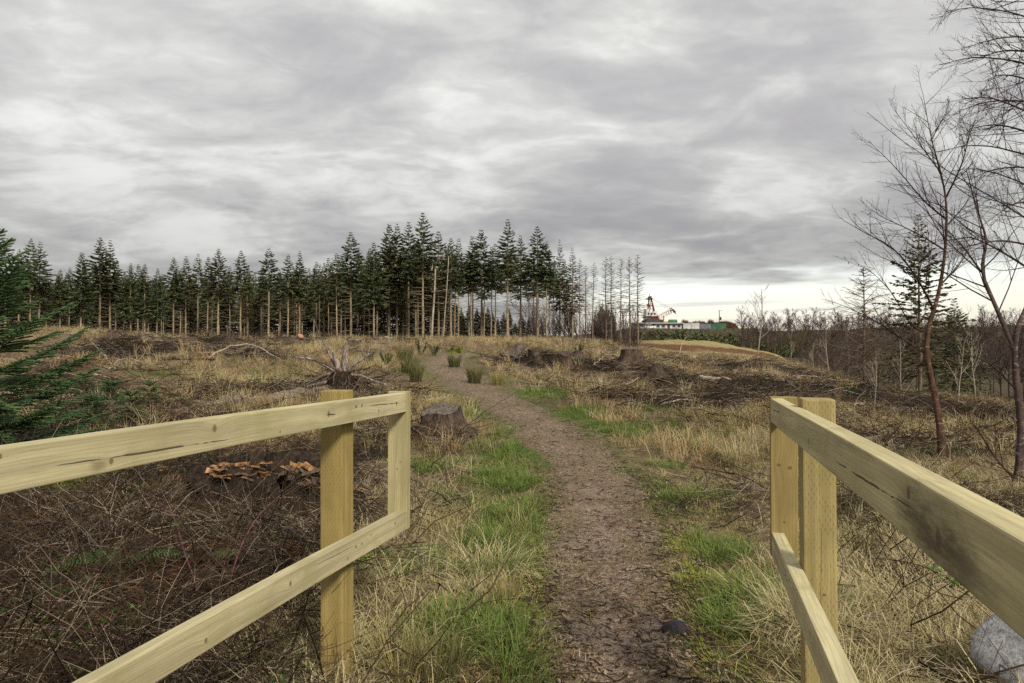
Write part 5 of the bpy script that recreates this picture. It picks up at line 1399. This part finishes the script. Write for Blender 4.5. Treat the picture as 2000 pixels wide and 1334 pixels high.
# rotten stump breaking up into orange splinters
def rotten():
    rs = RS(66); p = hit1(520, 985); e = empty('rotten_stump', p, 0, 'rotten stump crumbling into orange splinters behind the left rail', 'stump')
    mb = MB(); n = 72; m = 30
    th, ph = np.meshgrid(np.arange(n) * 2 * PI / n, np.linspace(.03, PI / 2 + .4, m), indexing='ij')
    rr = (1 + 1.1 * (fbm(np.cos(th) * 2 + 5, np.sin(th) * 2 + ph * 3, 1.5, 5, 15, .62) - .5))
    x = .62 * rr * np.sin(ph) * np.cos(th); y = .38 * rr * np.sin(ph) * np.sin(th); z = .30 * rr * np.cos(ph)
    idx = np.arange(n * m).reshape(n, m); nx = np.roll(idx, -1, 0)
    mb.add(np.stack([x, y, z], -1).reshape(-1, 3), np.stack([idx[:, :-1], idx[:, 1:], nx[:, 1:], nx[:, :-1]], -1).reshape(-1, 4))
    mb.build('earth_mound', m_peat, e, True)
    def splinter(q, d, L, w_, th_, m_):
        d = np.array(d, float); d /= np.linalg.norm(d); sd_ = np.cross(d, (0, 0, 1)); sd_ /= np.linalg.norm(sd_) + 1e-9; up = np.cross(sd_, d)
        k = 7; s = np.linspace(0, 1, k); mb = MB(); V = []
        for i in range(k):
            ww = w_ * (.8 + .35 * rs.rand()) * (1 - .85 * s[i] ** 3); c = np.array(q) + d * L * s[i] + up * .02 * (rs.rand() - .5) + sd_ * .02 * (rs.rand() - .5)
            V += [c - sd_ * ww - up * th_ * .3, c - sd_ * ww * .3 + up * th_ * (.6 + rs.rand()), c + sd_ * ww * .4 + up * th_ * (.4 + .8 * rs.rand()), c + sd_ * ww - up * th_ * .3]
        i = np.arange(k - 1)[:, None] * 4; j = np.arange(4)[None]; j2 = (j + 1) % 4
        mb.add(V, np.stack([i + j, i + j2, i + 4 + j2, i + 4 + j], -1).reshape(-1, 4)); mb.build('splinter', m_, e)
    for k in range(40):      # the orange crumbling crown
        a = -.5 + 1.0 * rs.rand(); splinter((-.36 + .30 * rs.rand(), -.26 + .16 * rs.rand(), .20 + .09 * rs.rand()), (math.cos(a), math.sin(a) - .2, -.1 + .38 * rs.rand()), .12 + .16 * rs.rand(), .010 + .014 * rs.rand(), .008, m_rot if k % 4 else m_brown)
    for k in range(16):       # long strips running down to the right
        splinter((.05 + .3 * rs.rand(), -.20 + .25 * rs.rand(), .24 + .08 * rs.rand()), (1, -.25 + .3 * rs.rand(), -.38 - .15 * rs.rand()), .35 + .28 * rs.rand(), .020 + .015 * rs.rand(), .012, m_rot if k % 3 else m_brown)
    for k in range(8):
        a = rs.rand() * 6.28; splinter((.4 * math.cos(a), .25 * math.sin(a) - .1, .12 + .12 * rs.rand()), (math.cos(a), math.sin(a), .3), .15 + .12 * rs.rand(), .03, .02, m_brown)
    splinter((-.42, -.1, .23), (1, 0, .05), .12, .03, .02, m_cut_o)
    e.scale = (1.15, 1.15, 1.15); e.location.z += .05
rotten()

# stones
def stone(px, py, s, label, m_, seed, name='stone', dz=0.0, rz=0.0, group=None):
    rs = RS(seed); p = hit1(px, py); bm = bmesh.new(); bmesh.ops.create_icosphere(bm, subdivisions=4, radius=1.0)
    ax = rs.normal(size=(9, 3)); ax /= np.linalg.norm(ax, axis=1)[:, None]; dd = .72 + .22 * rs.rand(9)
    for v in bm.verts:
        c = np.array(v.co)
        for a_, d_ in zip(ax, dd):
            k = c @ a_
            if k > d_: c = c - a_ * (k - d_) * .9
        c = c * (1 + .06 * (float(fbm(c[0] * 2 + c[2], c[1] * 2 - c[2], 1.5, 3, seed)) - .5))
        v.co = Vector(c * np.array(s))
    me = bpy.data.meshes.new(name); bm.to_mesh(me); bm.free(); me.materials.append(m_)
    for pl in me.polygons: pl.use_smooth = True
    return prop(link(name, me, None, (p[0], p[1], p[2] + s[2] * .35 + dz), (0, 0, rz)), label, 'stone', group)
def rock_mat(name, lo, hi, sc=30, spot=None):
    m_, t, b = mat(name); tcn = t.new('ShaderNodeTexCoord'); P = tcn.outputs['Object']
    n1 = t.noise(P, sc, 6, .7); n2 = t.noise(P, sc * .2, 4, .6); c = t.mix(t.step(n1, .3, .7), lo, hi); c = t.mix(t.step(n2, .45, .7, 0, .5), c, tuple(k * .6 for k in lo))
    if spot:
        n3 = t.noise(P, sc * 1.8, 4, .6); c = t.mix(t.step(n3, .60, .66), c, spot)
    t.put(b.inputs['Base Color'], c); bump(t, b, n1, .8, .012); b.inputs['Roughness'].default_value = .75
    return m_
m_white = rock_mat('pale_granite', (0.22, 0.22, 0.23), (0.47, 0.47, 0.47), 40, (0.13, 0.13, 0.14))
m_black = rock_mat('dark_stone', (0.018, 0.016, 0.018), (0.060, 0.054, 0.058), 14)
m_pinkst = rock_mat('pink_grey_stone', (0.15, 0.115, 0.11), (0.30, 0.24, 0.23), 30)
stone(2012, 1352, (.22, .18, .19), 'large pale speckled granite boulder in the bottom right corner', m_white, 41, 'boulder', .05, .5)
stone(1322, 1240, (.075, .052, .042), 'smooth dark stone at the right edge of the path', m_black, 42, dz=.012)
for i, (px, py, r, lab) in enumerate([(1152, 1222, .030, 'flat pink-grey stone on the left of the path, above the smaller ones'), (1100, 1262, .022, 'small pale stone at the left path edge'), (1212, 1242, .018, 'small pink stone in the middle of the path'), (1075, 1312, .022, 'pale stone at the bottom left edge of the path'), (1235, 1120, .018, 'tiny pink stone half way up the near path'), (1355, 1000, .020, 'pink-grey stone at the right path edge, level with the green grass')]):
    stone(px, py, (r, r * .8, r * .45), lab, m_pinkst, 50 + i, 'stone', 0, i, 'small stones on the path')

# ------------------------------------------------------------------ rush clumps, gorse, brambles, ferns
def clump(px, py, n, L, spread, label, m_, cat='rush', name='rush_clump', wid=.006, bend=.55, up=.9, seed=0, group='rush clumps along the path'):
    rs = RS(1500 + seed); p = hit1(px, py); mb = MB(); blades(mb, rs, n, spread, L, bend, wid, 3, up, .3)
    me = mb.mesh(name, m_); a_ = me.attributes.new('rnd', 'FLOAT', 'POINT'); nb = mb.n // n
    a_.data.foreach_set('value', np.repeat(rs.rand(n), nb).astype(np.float32))
    return prop(link(name, me, None, p), label, cat, group)
RUSH = [(887, 718, 240, .48, .16, 'dark green rush clump at the middle of the path top', .011), (927, 750, 300, .50, .15, 'darkest rush clump on the right edge of the path', .009), (972, 752, 180, .38, .16, 'paler rush clump right of the darkest one', .008), (812, 744, 220, .50, .14, 'tall rush clump on the left edge of the path', .009),
        (800, 728, 200, .55, .2, 'rush clump behind the tall one left of the path', .010), (790, 705, 180, .6, .25, 'spiky dark rush clump further up left of the path', .012), (990, 1185, 130, .24, .06, 'olive rush clump on the flattened straw near the left fence', .0035), (775, 1350, 150, .34, .08, 'brown green rush clump at the foot of the left post', .004),
        (1690, 1105, 70, .42, .10, 'thin green rush clump behind the right lower rail', .0035), (860, 1345, 110, .28, .07, 'rush clump at the bottom edge right of the left post', .004), (1655, 1010, 50, .38, .08, 'sparse rush clump close behind the right post', .0035)]
for i, (px, py, n, L, sp, lab, wd) in enumerate(RUSH): clump(px, py, n, L, sp, lab, m_rush if i not in (2, 6, 7) else m_olive, wid=wd, seed=i, bend=.7 if i != 7 else 1.1)
TUS = [(885, 856, 220, .30, .16, 'straw tussock hanging over the front of the grey stump', .005), (855, 800, 420, .40, .28, 'big pale tussock behind the grey stump', .007), (660, 715, 300, .45, .3, 'tan tussock behind the upturned root', .011), (1440, 905, 320, .40, .16, 'tall straw tussock beside the right end board', .005), (1470, 880, 240, .42, .16, 'straw tussock just behind the tall one by the right end board', .005), (160, 660, 200, .5, .25, 'blond tussock between stumps on the left ridge', .014),
       (130, 770, 0, 0, 0, '', 0), (155, 715, 160, .4, .12, 'orange brown tussock right of the big young spruce', .008), (960, 1120, 260, .34, .22, 'flattened pale straw tussock left of the path', .004), (1720, 1190, 300, .36, .22, 'straw tussock behind the right lower rail', .004), (1820, 1110, 300, .38, .22, 'straw tussock under the right top rail', .004), (1560, 1230, 220, .30, .15, 'green straw tussock at the foot of the right fence', .004)]
for i, (px, py, n, L, sp, lab, wd) in enumerate(TUS):
    if n: clump(px, py, n, L, sp, lab, m_straw if i not in (2, 7) else m_tan, 'grass tussock', 'grass_tussock', wd, 1.4 if py < 1000 else 2.2, .7 if py < 1000 else .4, 40 + i, 'grass tussocks beside the path')
def gorse(px, py, h, label, seed):
    rs = RS(1700 + seed); p = hit1(px, py); e = empty('gorse_bush', p, 0, label, 'bush', 'young gorse bushes near the path'); st = MB(); lf = MB()
    for k in range(9):
        a = rs.rand() * 6.28; pts = crooked(rs, (.05 * math.cos(a), .05 * math.sin(a), 0), (math.cos(a) * .45, math.sin(a) * .45, 1), h * (.6 + .5 * rs.rand()), 5, .2)
        st.tube(pts, np.linspace(.010, .003, 6), 4, False)
        for j in range(60):
            s = .15 + .85 * rs.rand(); i = min(int(s * 5), 4); q = pts[i] + (pts[i + 1] - pts[i]) * (s * 5 - i); d = rs.normal(size=3); d[2] = abs(d[2]); d /= np.linalg.norm(d); w_ = np.cross(d, rs.rand(3) - .5); w_ /= np.linalg.norm(w_); L = .07
            lf.add([q - w_ * .007, q + w_ * .007, q + d * L], None, [(0, 1, 2)], a=rs.rand())
    st.build('stem', m_brown, e); lf.build('foliage', m_gorse, e)
for i, (px, py, h, lab) in enumerate([(720, 712, .5, 'dark gorse bush right of the upturned root'), (755, 712, .45, 'small gorse bush between the upturned root and the rushes'), (822, 692, .5, 'gorse bush at the left of the path top'), (848, 694, .45, 'gorse bush beside the path where it turns'), (1660, 772, .3, 'green gorse bush on the windrow behind the right post'), (1130, 690, .35, 'small gorse bush on the crest below the scrub')]): gorse(px, py, h, lab, i)

m_purple = bark_mat('bramble_stem_purple', (0.070, 0.026, 0.036), (0.17, 0.072, 0.088), 8.0)
m_dstem = bark_mat('bramble_stem_dark', (0.045, 0.020, 0.020), (0.12, 0.055, 0.045), 8.0)
LEAF = []
for k in range(3):
    mb = MB(); n = 8; s = np.linspace(0, 1, n); w_ = .36 * np.sin(PI * s ** .8) ** .8 * (1 + .12 * np.cos(s * 40)); z = .10 * np.sin(PI * s) * (1 if k else -1)
    mid = np.stack([s, 0 * s, z], 1); l = np.stack([s, w_, z + .10 * w_], 1); r = np.stack([s, -w_, z + .10 * w_], 1)
    mb.add(np.vstack([mid, l, r]), [(i, i + 1, n + i + 1, n + i) for i in range(n - 1)] + [(i, 2 * n + i, 2 * n + i + 1, i + 1) for i in range(n - 1)])
    me = mb.mesh('leaf', m_leaf, True); a_ = me.attributes.new('rnd', 'FLOAT', 'POINT'); a_.data.foreach_set('value', np.full(mb.n, .3 + .35 * k, np.float32)); LEAF.append(me)
def bramble(P, r, label, m_, leaves=(), seed=0, name='bramble', cat='bramble', group='bramble stems beside the fences'):
    """P: points as (px, py, depth); leaves: (index along stem 0..1, size, count)"""
    rs = RS(1900 + seed); g0 = hit1(P[0][0], P[0][1]); Q = np.array([at(a_, b_, g0[1] * c_ / P[0][2]) for a_, b_, c_ in P]); k = len(Q); s = np.linspace(0, k - 1, (k - 1) * 5 + 1)
    Q = np.stack([np.interp(s, np.arange(k), Q[:, i]) for i in range(3)], 1)
    for _ in range(4): Q[1:-1] = .25 * Q[:-2] + .5 * Q[1:-1] + .25 * Q[2:]
    base = Q[0].copy(); base[2] = min(gz(base[0], base[1]), base[2])
    e = empty(name, base, 0, label, cat, group); mb = MB(); Q2 = np.vstack([Q[0] - (0, 0, .04), Q]) - base
    mb.tube(Q2, np.linspace(r, r * .45, len(Q2)), 6)
    for j in range(int(len(Q2) * 2.0)):      # prickles
        i = rs.randint(1, len(Q2) - 1); d = rs.rand(3) - .5; d /= np.linalg.norm(d); c = Q2[i] + (Q2[i + 1] - Q2[i]) * rs.rand(); mb.tube([c, c + d * r * 2.2], [r * .35, .0003], 3, False)
    mb.build('stem', m_, e, True)
    for u, sz, cnt in leaves:
        c = Q2[int(u * (len(Q2) - 1))]
        for j in range(cnt):
            a = rs.rand() * 6.28; o = link('leaf', LEAF[rs.randint(0, 3)], e, c + (rs.rand(3) - .5) * sz * 1.2 * np.array([1, 1, .4]), ((rs.rand() - .5) * .7, -.15 + (rs.rand() - .5) * .6, a)); q = 1.5 * sz * (.7 + .5 * rs.rand()); o.scale = (q, q, q)
    return e
YL = 3.9
bramble([(440, 1190, 3.6), (455, 1110, 3.7), (475, 1055, 3.8), (505, 1005, 4.0), (548, 967, 4.2)], .0062, 'thick purple bramble stem leaning right behind the left rail', m_purple, [], 1)
bramble([(394, 1195, 3.5), (380, 1130, 3.6), (358, 1075, 3.7), (345, 1020, 3.9), (325, 990, 4.1), (265, 952, 4.4)], .0055, 'purple bramble stem leaning left behind the left rail', m_purple, [(.62, .035, 3)], 2)
bramble([(183, 1285, 3.3), (195, 1235, 3.3), (225, 1205, 3.4), (262, 1203, 3.5), (298, 1225, 3.5)], .0050, 'arched red purple bramble stem low in the bramble heap', m_purple, [(.8, .022, 4)], 3)
bramble([(90, 1290, 3.4), (110, 1240, 3.5), (160, 1215, 3.6), (220, 1222, 3.7)], .0035, 'thin dark arched bramble stem at lower left', m_dstem, [], 4)
bramble([(410, 1190, 3.7), (430, 1130, 3.8), (448, 1065, 3.9)], .0038, 'thin purple bramble shoot between the two thick stems', m_purple, [], 5)
bramble([(805, 1010, 4.6), (830, 1055, 4.3), (860, 1100, 4.0), (880, 1130, 3.8)], .0045, 'pink brown bramble stem leaning from the left fence end', m_dstem, [], 6)
bramble([(600, 1010, 5.0), (560, 990, 5.0), (520, 1000, 4.8), (480, 1005, 4.7)], .004, 'dead arched stem over the rotten stump', m_dstem, [], 7)
bramble([(40, 1060, 4.2), (60, 1035, 4.2), (85, 1040, 4.2)], .003, 'small leafy bramble sprig at the left edge under the top rail', m_dstem, [(.3, .05, 3), (.7, .045, 3)], 8)
bramble([(310, 1260, 3.2), (318, 1245, 3.2), (330, 1240, 3.2)], .002, 'little bright leafed bramble sprig above the lower left rail', m_dstem, [(.4, .028, 4), (.9, .022, 4)], 9)
bramble([(330, 1190, 3.4), (325, 1165, 3.4), (335, 1150, 3.4)], .002, 'yellowish leafed sprig in the bramble heap', m_dstem, [(.6, .024, 4), (.95, .018, 3)], 10)
bramble([(530, 1065, 4.3), (535, 1050, 4.3), (545, 1042, 4.3)], .002, 'round leafed sprig below the rotten stump', m_dstem, [(.7, .035, 2), (.95, .03, 2)], 11)
bramble([(745, 1120, 3.4), (743, 1080, 3.4), (742, 1060, 3.4)], .002, 'single leafy shoot under the left lower rail end', m_dstem, [(.7, .035, 2), (.98, .03, 2)], 12)
bramble([(1645, 1030, 4.0), (1720, 1040, 3.6), (1790, 1070, 3.2), (1830, 1110, 2.9)], .0035, 'thin dark bramble stem arching behind the right rail', m_dstem, [(.95, .03, 3)], 13)
bramble([(1640, 1092, 3.7), (1740, 1090, 3.2), (1820, 1110, 2.8), (1880, 1150, 2.6)], .0035, 'leafy bramble trailing over the straw behind the right rail', m_dstem, [(.72, .032, 4), (.86, .034, 4), (.98, .034, 5)], 14)
bramble([(1990, 1300, 1.9), (1960, 1240, 2.2), (1975, 1215, 2.3)], .003, 'leafy bramble sprig above the pale boulder', m_dstem, [(.5, .03, 3), (.95, .032, 3)], 15)
bramble([(1940, 1330, 1.95), (1915, 1315, 2.0), (1905, 1300, 2.05)], .003, 'bright leafy bramble sprig left of the pale boulder', m_dstem, [(.4, .036, 4), (.9, .036, 4)], 16)
bramble([(650, 1120, 3.2), (690, 1150, 3.1), (740, 1155, 3.0), (790, 1150, 3.1)], .004, 'dark red bramble stem trailing right of the left post', m_dstem, [], 17)
bramble([(1880, 830, 10.0), (1900, 812, 10.0), (1912, 840, 10.0), (1940, 900, 9.5)], .006, 'dark arched stem between the two near birches', m_dstem, [], 18)
def fern(px, py, L, n, label, seed, dirs, m_=None):
    rs = RS(2100 + seed); p = hit1(px, py); e = empty('fern', (p[0], p[1], p[2] + .10), 0, label, 'fern', 'green ferns in the bramble heap')
    for k in range(n):
        mb = MB(); frond(mb, L * (.8 + .4 * rs.rand()), rs, .085, 1.2, .03, 22, .010); me = mb.mesh('frond', m_ or m_fern)
        a_ = me.attributes.new('rnd', 'FLOAT', 'POINT'); a_.data.foreach_set('value', np.full(mb.n, rs.rand(), np.float32)); link('frond', me, e, None, (0, .25, dirs[k % len(dirs)] + .2 * rs.rand()))
fern(235, 1140, .34, 4, 'dark green fern with fronds pointing left in the bramble heap', 1, [2.9, 2.5, .3, 3.5])
fern(80, 1210, .22, 3, 'small green fern in the lower left of the bramble heap', 2, [2.0, 3.5, .5])
fern(400, 1125, .20, 2, 'small dark fern between the purple bramble stems', 3, [.1, .5])
fern(20, 1240, .18, 3, 'bright green fern at the left picture edge', 4, [1.0, 2.5, 4])
# ------------------------------------------------------------------ works site on the far bank, 300 m away
YS = 300.0
def sp(px, py, dy=0.0): return at(px, py, YS + dy)
GZ = 11.5
m_wwall = simple('white_cladding', (0.50, 0.50, 0.48), .6, .2, .4); m_gwall = simple('grey_cladding', (0.30, 0.30, 0.33), .6, .2, .4); m_roof = simple('grey_roof_sheet', (0.40, 0.39, 0.37), .6, .15, .4)
m_glass = simple('dark_window_glass', (0.03, 0.035, 0.045), .15, .2, 1, .6); m_red = simple('red_machine_paint', (0.14, 0.028, 0.030), .5, .3, .6); m_wmach = simple('white_machine_paint', (0.60, 0.57, 0.53), .5, .25, .5)
m_yel = simple('yellow_machine_paint', (0.60, 0.34, 0.03), .5, .2, .6); m_grn = simple('green_container_paint', (0.040, 0.14, 0.080), .6, .25, .5); m_grey = simple('grey_container_paint', (0.16, 0.17, 0.21), .6, .2, .5); m_steel = simple('dark_steel', (0.06, 0.055, 0.055), .6, .3, .8)
m_van = simple('white_car_paint', (0.72, 0.73, 0.75), .3, .05, .5, .5); m_tyre = simple('black_tyre', (0.02, 0.02, 0.02), .8, .2, 2); m_hedge = simple('brown_hedge', (0.13, 0.075, 0.035), .9, .4, 2)
def xz(px, py): q = sp(px, py); return q[0], q[2]
def bar(mb, a, b_, r, n=4): mb.tube([a, b_], r, n)
# site office building: long low block with a shallow oversailing roof
x0, zt = xz(1240, 632); x1, zb = xz(1332, 643.5); zb = min(zb, GZ)
e = empty('site_building', ((x0 + x1) / 2, YS + 4, GZ), 0, 'long low white and grey site building with flat roof below the dragline', 'building')
cx, w_ = 0, x1 - x0; hgt = zt - GZ
mb = MB(); mb.box((0, 0, hgt / 2 - .2), (w_, 7, hgt + .4)); mb.build('wall', m_wwall, e)
mb = MB(); mb.box((0, -.3, hgt + .2), (w_ + 1.2, 8.4, .4)); mb.build('roof', m_roof, e)
for k in range(9):
    xx = -w_ / 2 + (k + .5) * w_ / 9; tall = k in (3, 6)
    mb = MB(); mb.box((xx, -3.56, hgt * (.45 if tall else .58)), (1.0 if tall else 1.3, .1, hgt * (.85 if tall else .42))); wn = mb.build('door' if tall else 'window', m_steel if tall else m_gwall, e)
    mb = MB(); mb.box((xx, -3.63, hgt * (.60 if tall else .58)), (.7 if tall else 1.05, .06, hgt * (.3 if tall else .32))); mb.build('pane', m_glass, wn)
for k in range(4):
    mb = MB(); mb.box((-w_ / 2 + (k * 2.2 + 1.1) * w_ / 9, -3.54, hgt * .5), (w_ / 10, .07, hgt * .9)); mb.build('wall_panel', m_gwall, e)
def container(px0, px1, y0, label, m_, dy=2, ribs=8, kind='container', name='shipping_container'):
    a, zt = xz(px0, y0); b_, _ = xz(px1, y0); L = b_ - a; hh = zt - GZ
    e = empty(name, ((a + b_) / 2, YS + dy, GZ), 0, label, kind, 'containers at the works site')
    mb = MB(); mb.box((0, 0, hh / 2), (L, 2.5, hh)); mb.build('body', m_, e)
    for k in range(ribs): mb = MB(); mb.box((-L / 2 + (k + .5) * L / ribs, -1.28, hh / 2), (L / ribs * .45, .08, hh * .86)); mb.build('rib', m_, e)
    mb = MB(); mb.box((0, 0, hh + .06), (L + .1, 2.6, .12)); mb.build('roof_panel', m_roof if m_ is m_wwall else m_, e)
    return e
container(1334, 1349, 632, 'left white container beside the site building', m_wwall, 1); container(1351, 1367, 631, 'right white container next to the grey one', m_wwall, 2); container(1368, 1389, 632.5, 'dark grey container between the white and green ones', m_grey, 2)
container(1390, 1402, 632.5, 'bright green container right of the grey one', m_grn, 3); container(1407, 1425, 631, 'faded green container at the right end of the row', m_grn, 6)
# parked white car
a, _ = xz(1256, 640); b_, zt = xz(1276, 635.5); L = b_ - a
e = empty('parked_car', ((a + b_) / 2, YS - 4, GZ), 0, 'white estate car parked before the site building', 'car')
prof = [(-.5, .22), (-.5, .55), (-.46, .62), (-.40, .95), (-.34, 1.0), (.10, 1.0), (.24, .66), (.46, .58), (.5, .48), (.5, .22)]
hh = 1.75; mb = MB(); n = len(prof); v = [(x * L, y, z * hh) for y in (-.9, .9) for x, z in prof]
mb.add(v, [(i, i + 1, n + i + 1, n + i) for i in range(n - 1)] + [(n - 1, 0, n, 2 * n - 1)], [t_ for i in range(1, n - 1) for t_ in ((0, i + 1, i), (n, n + i, n + i + 1))]); mb.build('body', m_van, e)
for xa, xb in ((-.42, -.24), (-.21, -.04), (-.01, .16)): mb = MB(); mb.box(((xa + xb) / 2 * L, -.92, hh * .80), ((xb - xa) * L, .06, hh * .24)); mb.build('side_window', m_glass, e)
for xx in (-.32, .32):
    for yy in (-.85, .85): mb = MB(); mb.tube([(xx * L, yy - .1, .34), (xx * L, yy + .1, .34)], .36, 12); wl = mb.build('wheel', m_tyre, e); m2 = MB(); m2.tube([(xx * L, yy - .12, .34), (xx * L, yy + .12, .34)], .19, 10); m2.build('rim', m_van, wl)
# walking dragline excavator
e0 = sp(1270, 630, 30); e = empty('dragline_excavator', (e0[0], e0[1], GZ), 0, 'huge red and white dragline excavator with mast and lowered boom', 'excavator')
YD = YS + 30
def dp(px, py, dy=0.0): q = at(px, py, YD + dy); return np.array([q[0] - e0[0], q[1] - e0[1], q[2] - GZ])
def dbox(name, p0, p1, dep, m_, par=e, dy=0.0):
    a_ = dp(*p0); b2 = dp(*p1); mb = MB(); c_ = (a_ + b2) / 2; mb.box((c_[0], dy, c_[2]), (abs(b2[0] - a_[0]), dep, abs(b2[2] - a_[2]))); return mb.build(name, m_, par)
dbox('base_ring', (1268, 622), (1284, 634), 9, m_red); dbox('walking_shoe', (1258, 625), (1292, 631), 11, m_steel)
hs = dbox('machine_house', (1259.5, 609), (1281, 624), 8, m_wmach); dbox('roof_house', (1260, 604), (1268.5, 610), 6, m_wmach, hs); dbox('walkway', (1257.5, 618.5), (1283, 620), 10, m_steel, hs); dbox('cab', (1281, 615), (1285.5, 622), 3, m_wmach, hs, -3)
for k in range(3): dbox('window', (1262 + 6 * k, 612), (1265 + 6 * k, 615), .3, m_glass, hs, -4.1)
for (q0, q1, dy, c) in (((1265.0, 610), (1267.6, 583), -2, m_red), ((1277.5, 610), (1271.8, 583), -2, m_red), ((1265.0, 610), (1267.6, 583), 2, m_wmach), ((1278.5, 610), (1271.8, 583), 2, m_steel)):
    mb = MB(); bar(mb, dp(*q0, dy), dp(*q1, dy * .4), .38, 6); mb.build('mast_leg', c, e)
for yy in (604, 597, 591): mb = MB(); a_ = dp(np.interp(yy, [583, 610], [1267.6, 1265]), yy, -1.6); b2 = dp(np.interp(yy, [583, 610], [1271.8, 1278]), yy, -1.6); bar(mb, a_, b2, .2); bar(mb, a_, dp(1272, yy + 6, -1.6), .14); mb.build('mast_brace', m_wmach if yy != 597 else m_steel, e)
dbox('mast_platform', (1262.5, 583.2), (1274, 584.6), 4, m_steel); dbox('mast_head', (1266.5, 579), (1272, 583.4), 2.5, m_red); mb = MB(); bar(mb, dp(1268.6, 579), dp(1268.6, 574.6), .15); mb.build('lamp_pole', m_steel, e); dbox('mast_cabin', (1263.5, 594), (1266, 598), 1.5, m_wmach)
boom = [(1277, 626), (1290, 619), (1306, 611), (1312, 604), (1321, 608)]
A_ = np.array([dp(x, y, -1.8) for x, y in [(1276, 621), (1291, 613), (1309, 604.5)]]); B_ = np.array([dp(x, y, -1.8) for x, y in [(1279, 628), (1293, 620), (1312, 612)]])
def lat(P, Q, n, m_, off):
    for pts in (P, Q):
        mb = MB(); mb.tube(pts + off, .22, 5); mb.build('boom_chord', m_, e)
    s = np.linspace(0, len(P) - 1, n); ip = lambda R_, t_: np.array([np.interp(t_, np.arange(len(R_)), R_[:, i]) for i in range(3)])
    for i in range(n - 1): mb = MB(); a_, b2 = (ip(P, s[i]), ip(Q, s[i + 1])) if i % 2 == 0 else (ip(Q, s[i]), ip(P, s[i + 1])); bar(mb, a_ + off, b2 + off, .15); mb.build('boom_brace', m_, e)
lat(A_, B_, 12, m_wmach, np.array([0, 0, 0])); lat(A_, B_, 12, m_wmach, np.array([0, 3.6, 0]))
for (p0, p1) in (((1308, 602), (1312, 612)), ((1311, 601), (1317, 611)), ((1315, 604), (1320, 613)), ((1307, 605), (1320, 608))): mb = MB(); bar(mb, dp(*p0), dp(*p1), .26, 6); mb.build('boom_head', m_red, e)
for k in (-1.2, 1.2):
    mb = MB(); bar(mb, dp(1271.5, 581, k), dp(1311, 602.5, k), .05); mb.build('cable', m_steel, e); mb = MB(); bar(mb, dp(1271.5, 582, k), dp(1307, 605, k), .05); mb.build('cable', m_steel, e)
# yellow plant, green tank, pole
e2 = sp(1303, 628, 18); e = empty('yellow_loader', (e2[0], e2[1], GZ), 0, 'yellow plant frame standing before the dragline boom', 'machine')
mb = MB(); mb.box((0, 0, 3.9), (3.4, 2, .5)); mb.box((-1.5, 0, 5.2), (.3, 1.5, 2.6)); mb.build('frame', m_yel, e)
for k in (-1.3, 1.3): mb = MB(); mb.box((k, 0, 1.85), (.35, 1.2, 3.6)); mb.build('leg', m_yel, e)
e2 = sp(1314, 628, 10); e = empty('green_tank', (e2[0], e2[1], GZ), 0, 'green horizontal tank behind the site building roof', 'tank')
mb = MB(); mb.tube([(-1.9, 0, 3.7), (-1.7, 0, 3.7), (1.7, 0, 3.7), (1.9, 0, 3.7)], [.6, .95, .95, .6], 14); mb.build('shell', m_grn, e, True)
for k in (-1.2, 1.2): mb = MB(); mb.box((k, 0, 1.4), (.3, 1.4, 2.9)); mb.build('leg', m_steel, e)
q = sp(1405, 643, -6); top = sp(1405, 606, -6); e = empty('utility_pole', (q[0], q[1], GZ), 0, 'wooden utility pole with transformer above the green containers', 'pole')
mb = MB(); mb.tube([(0, 0, -.3), (0, 0, top[2] - GZ)], [.19, .14], 8); mb.build('pole', m_brown, e); mb = MB(); mb.box((.5, 0, 0), (1.6, .15, .14)); mb.build('crossarm', m_brown, e, loc=(0, 0, top[2] - GZ - .15)); mb = MB(); mb.tube([(.55, 0, 3.6), (.55, 0, 4.9)], .34, 10); mb.build('transformer', m_steel, e)
# brown hedge behind the containers
HB = bush_mesh(640, 2.0, 2600); HB[0].materials.clear(); HB[0].materials.append(needle_mat('brown_hedge_leaves', (0.06, 0.036, 0.018), (0.19, 0.115, 0.05), .1))
for k in range(12):
    q = sp(1338 + 8.5 * k, 640, 26); e = empty('brown_hedge', (q[0], q[1], GZ - .3), k * 1.1, 'brown leafed hedge bush in the row behind the containers', 'hedge', 'hedge row behind the containers')
    for nm, me in zip(('crown', 'stem'), HB): o = link(nm, me, e); o.scale = (1.0, 1.0, 2.9 + .4 * (k % 3 == 0) - .3 * (k % 2))
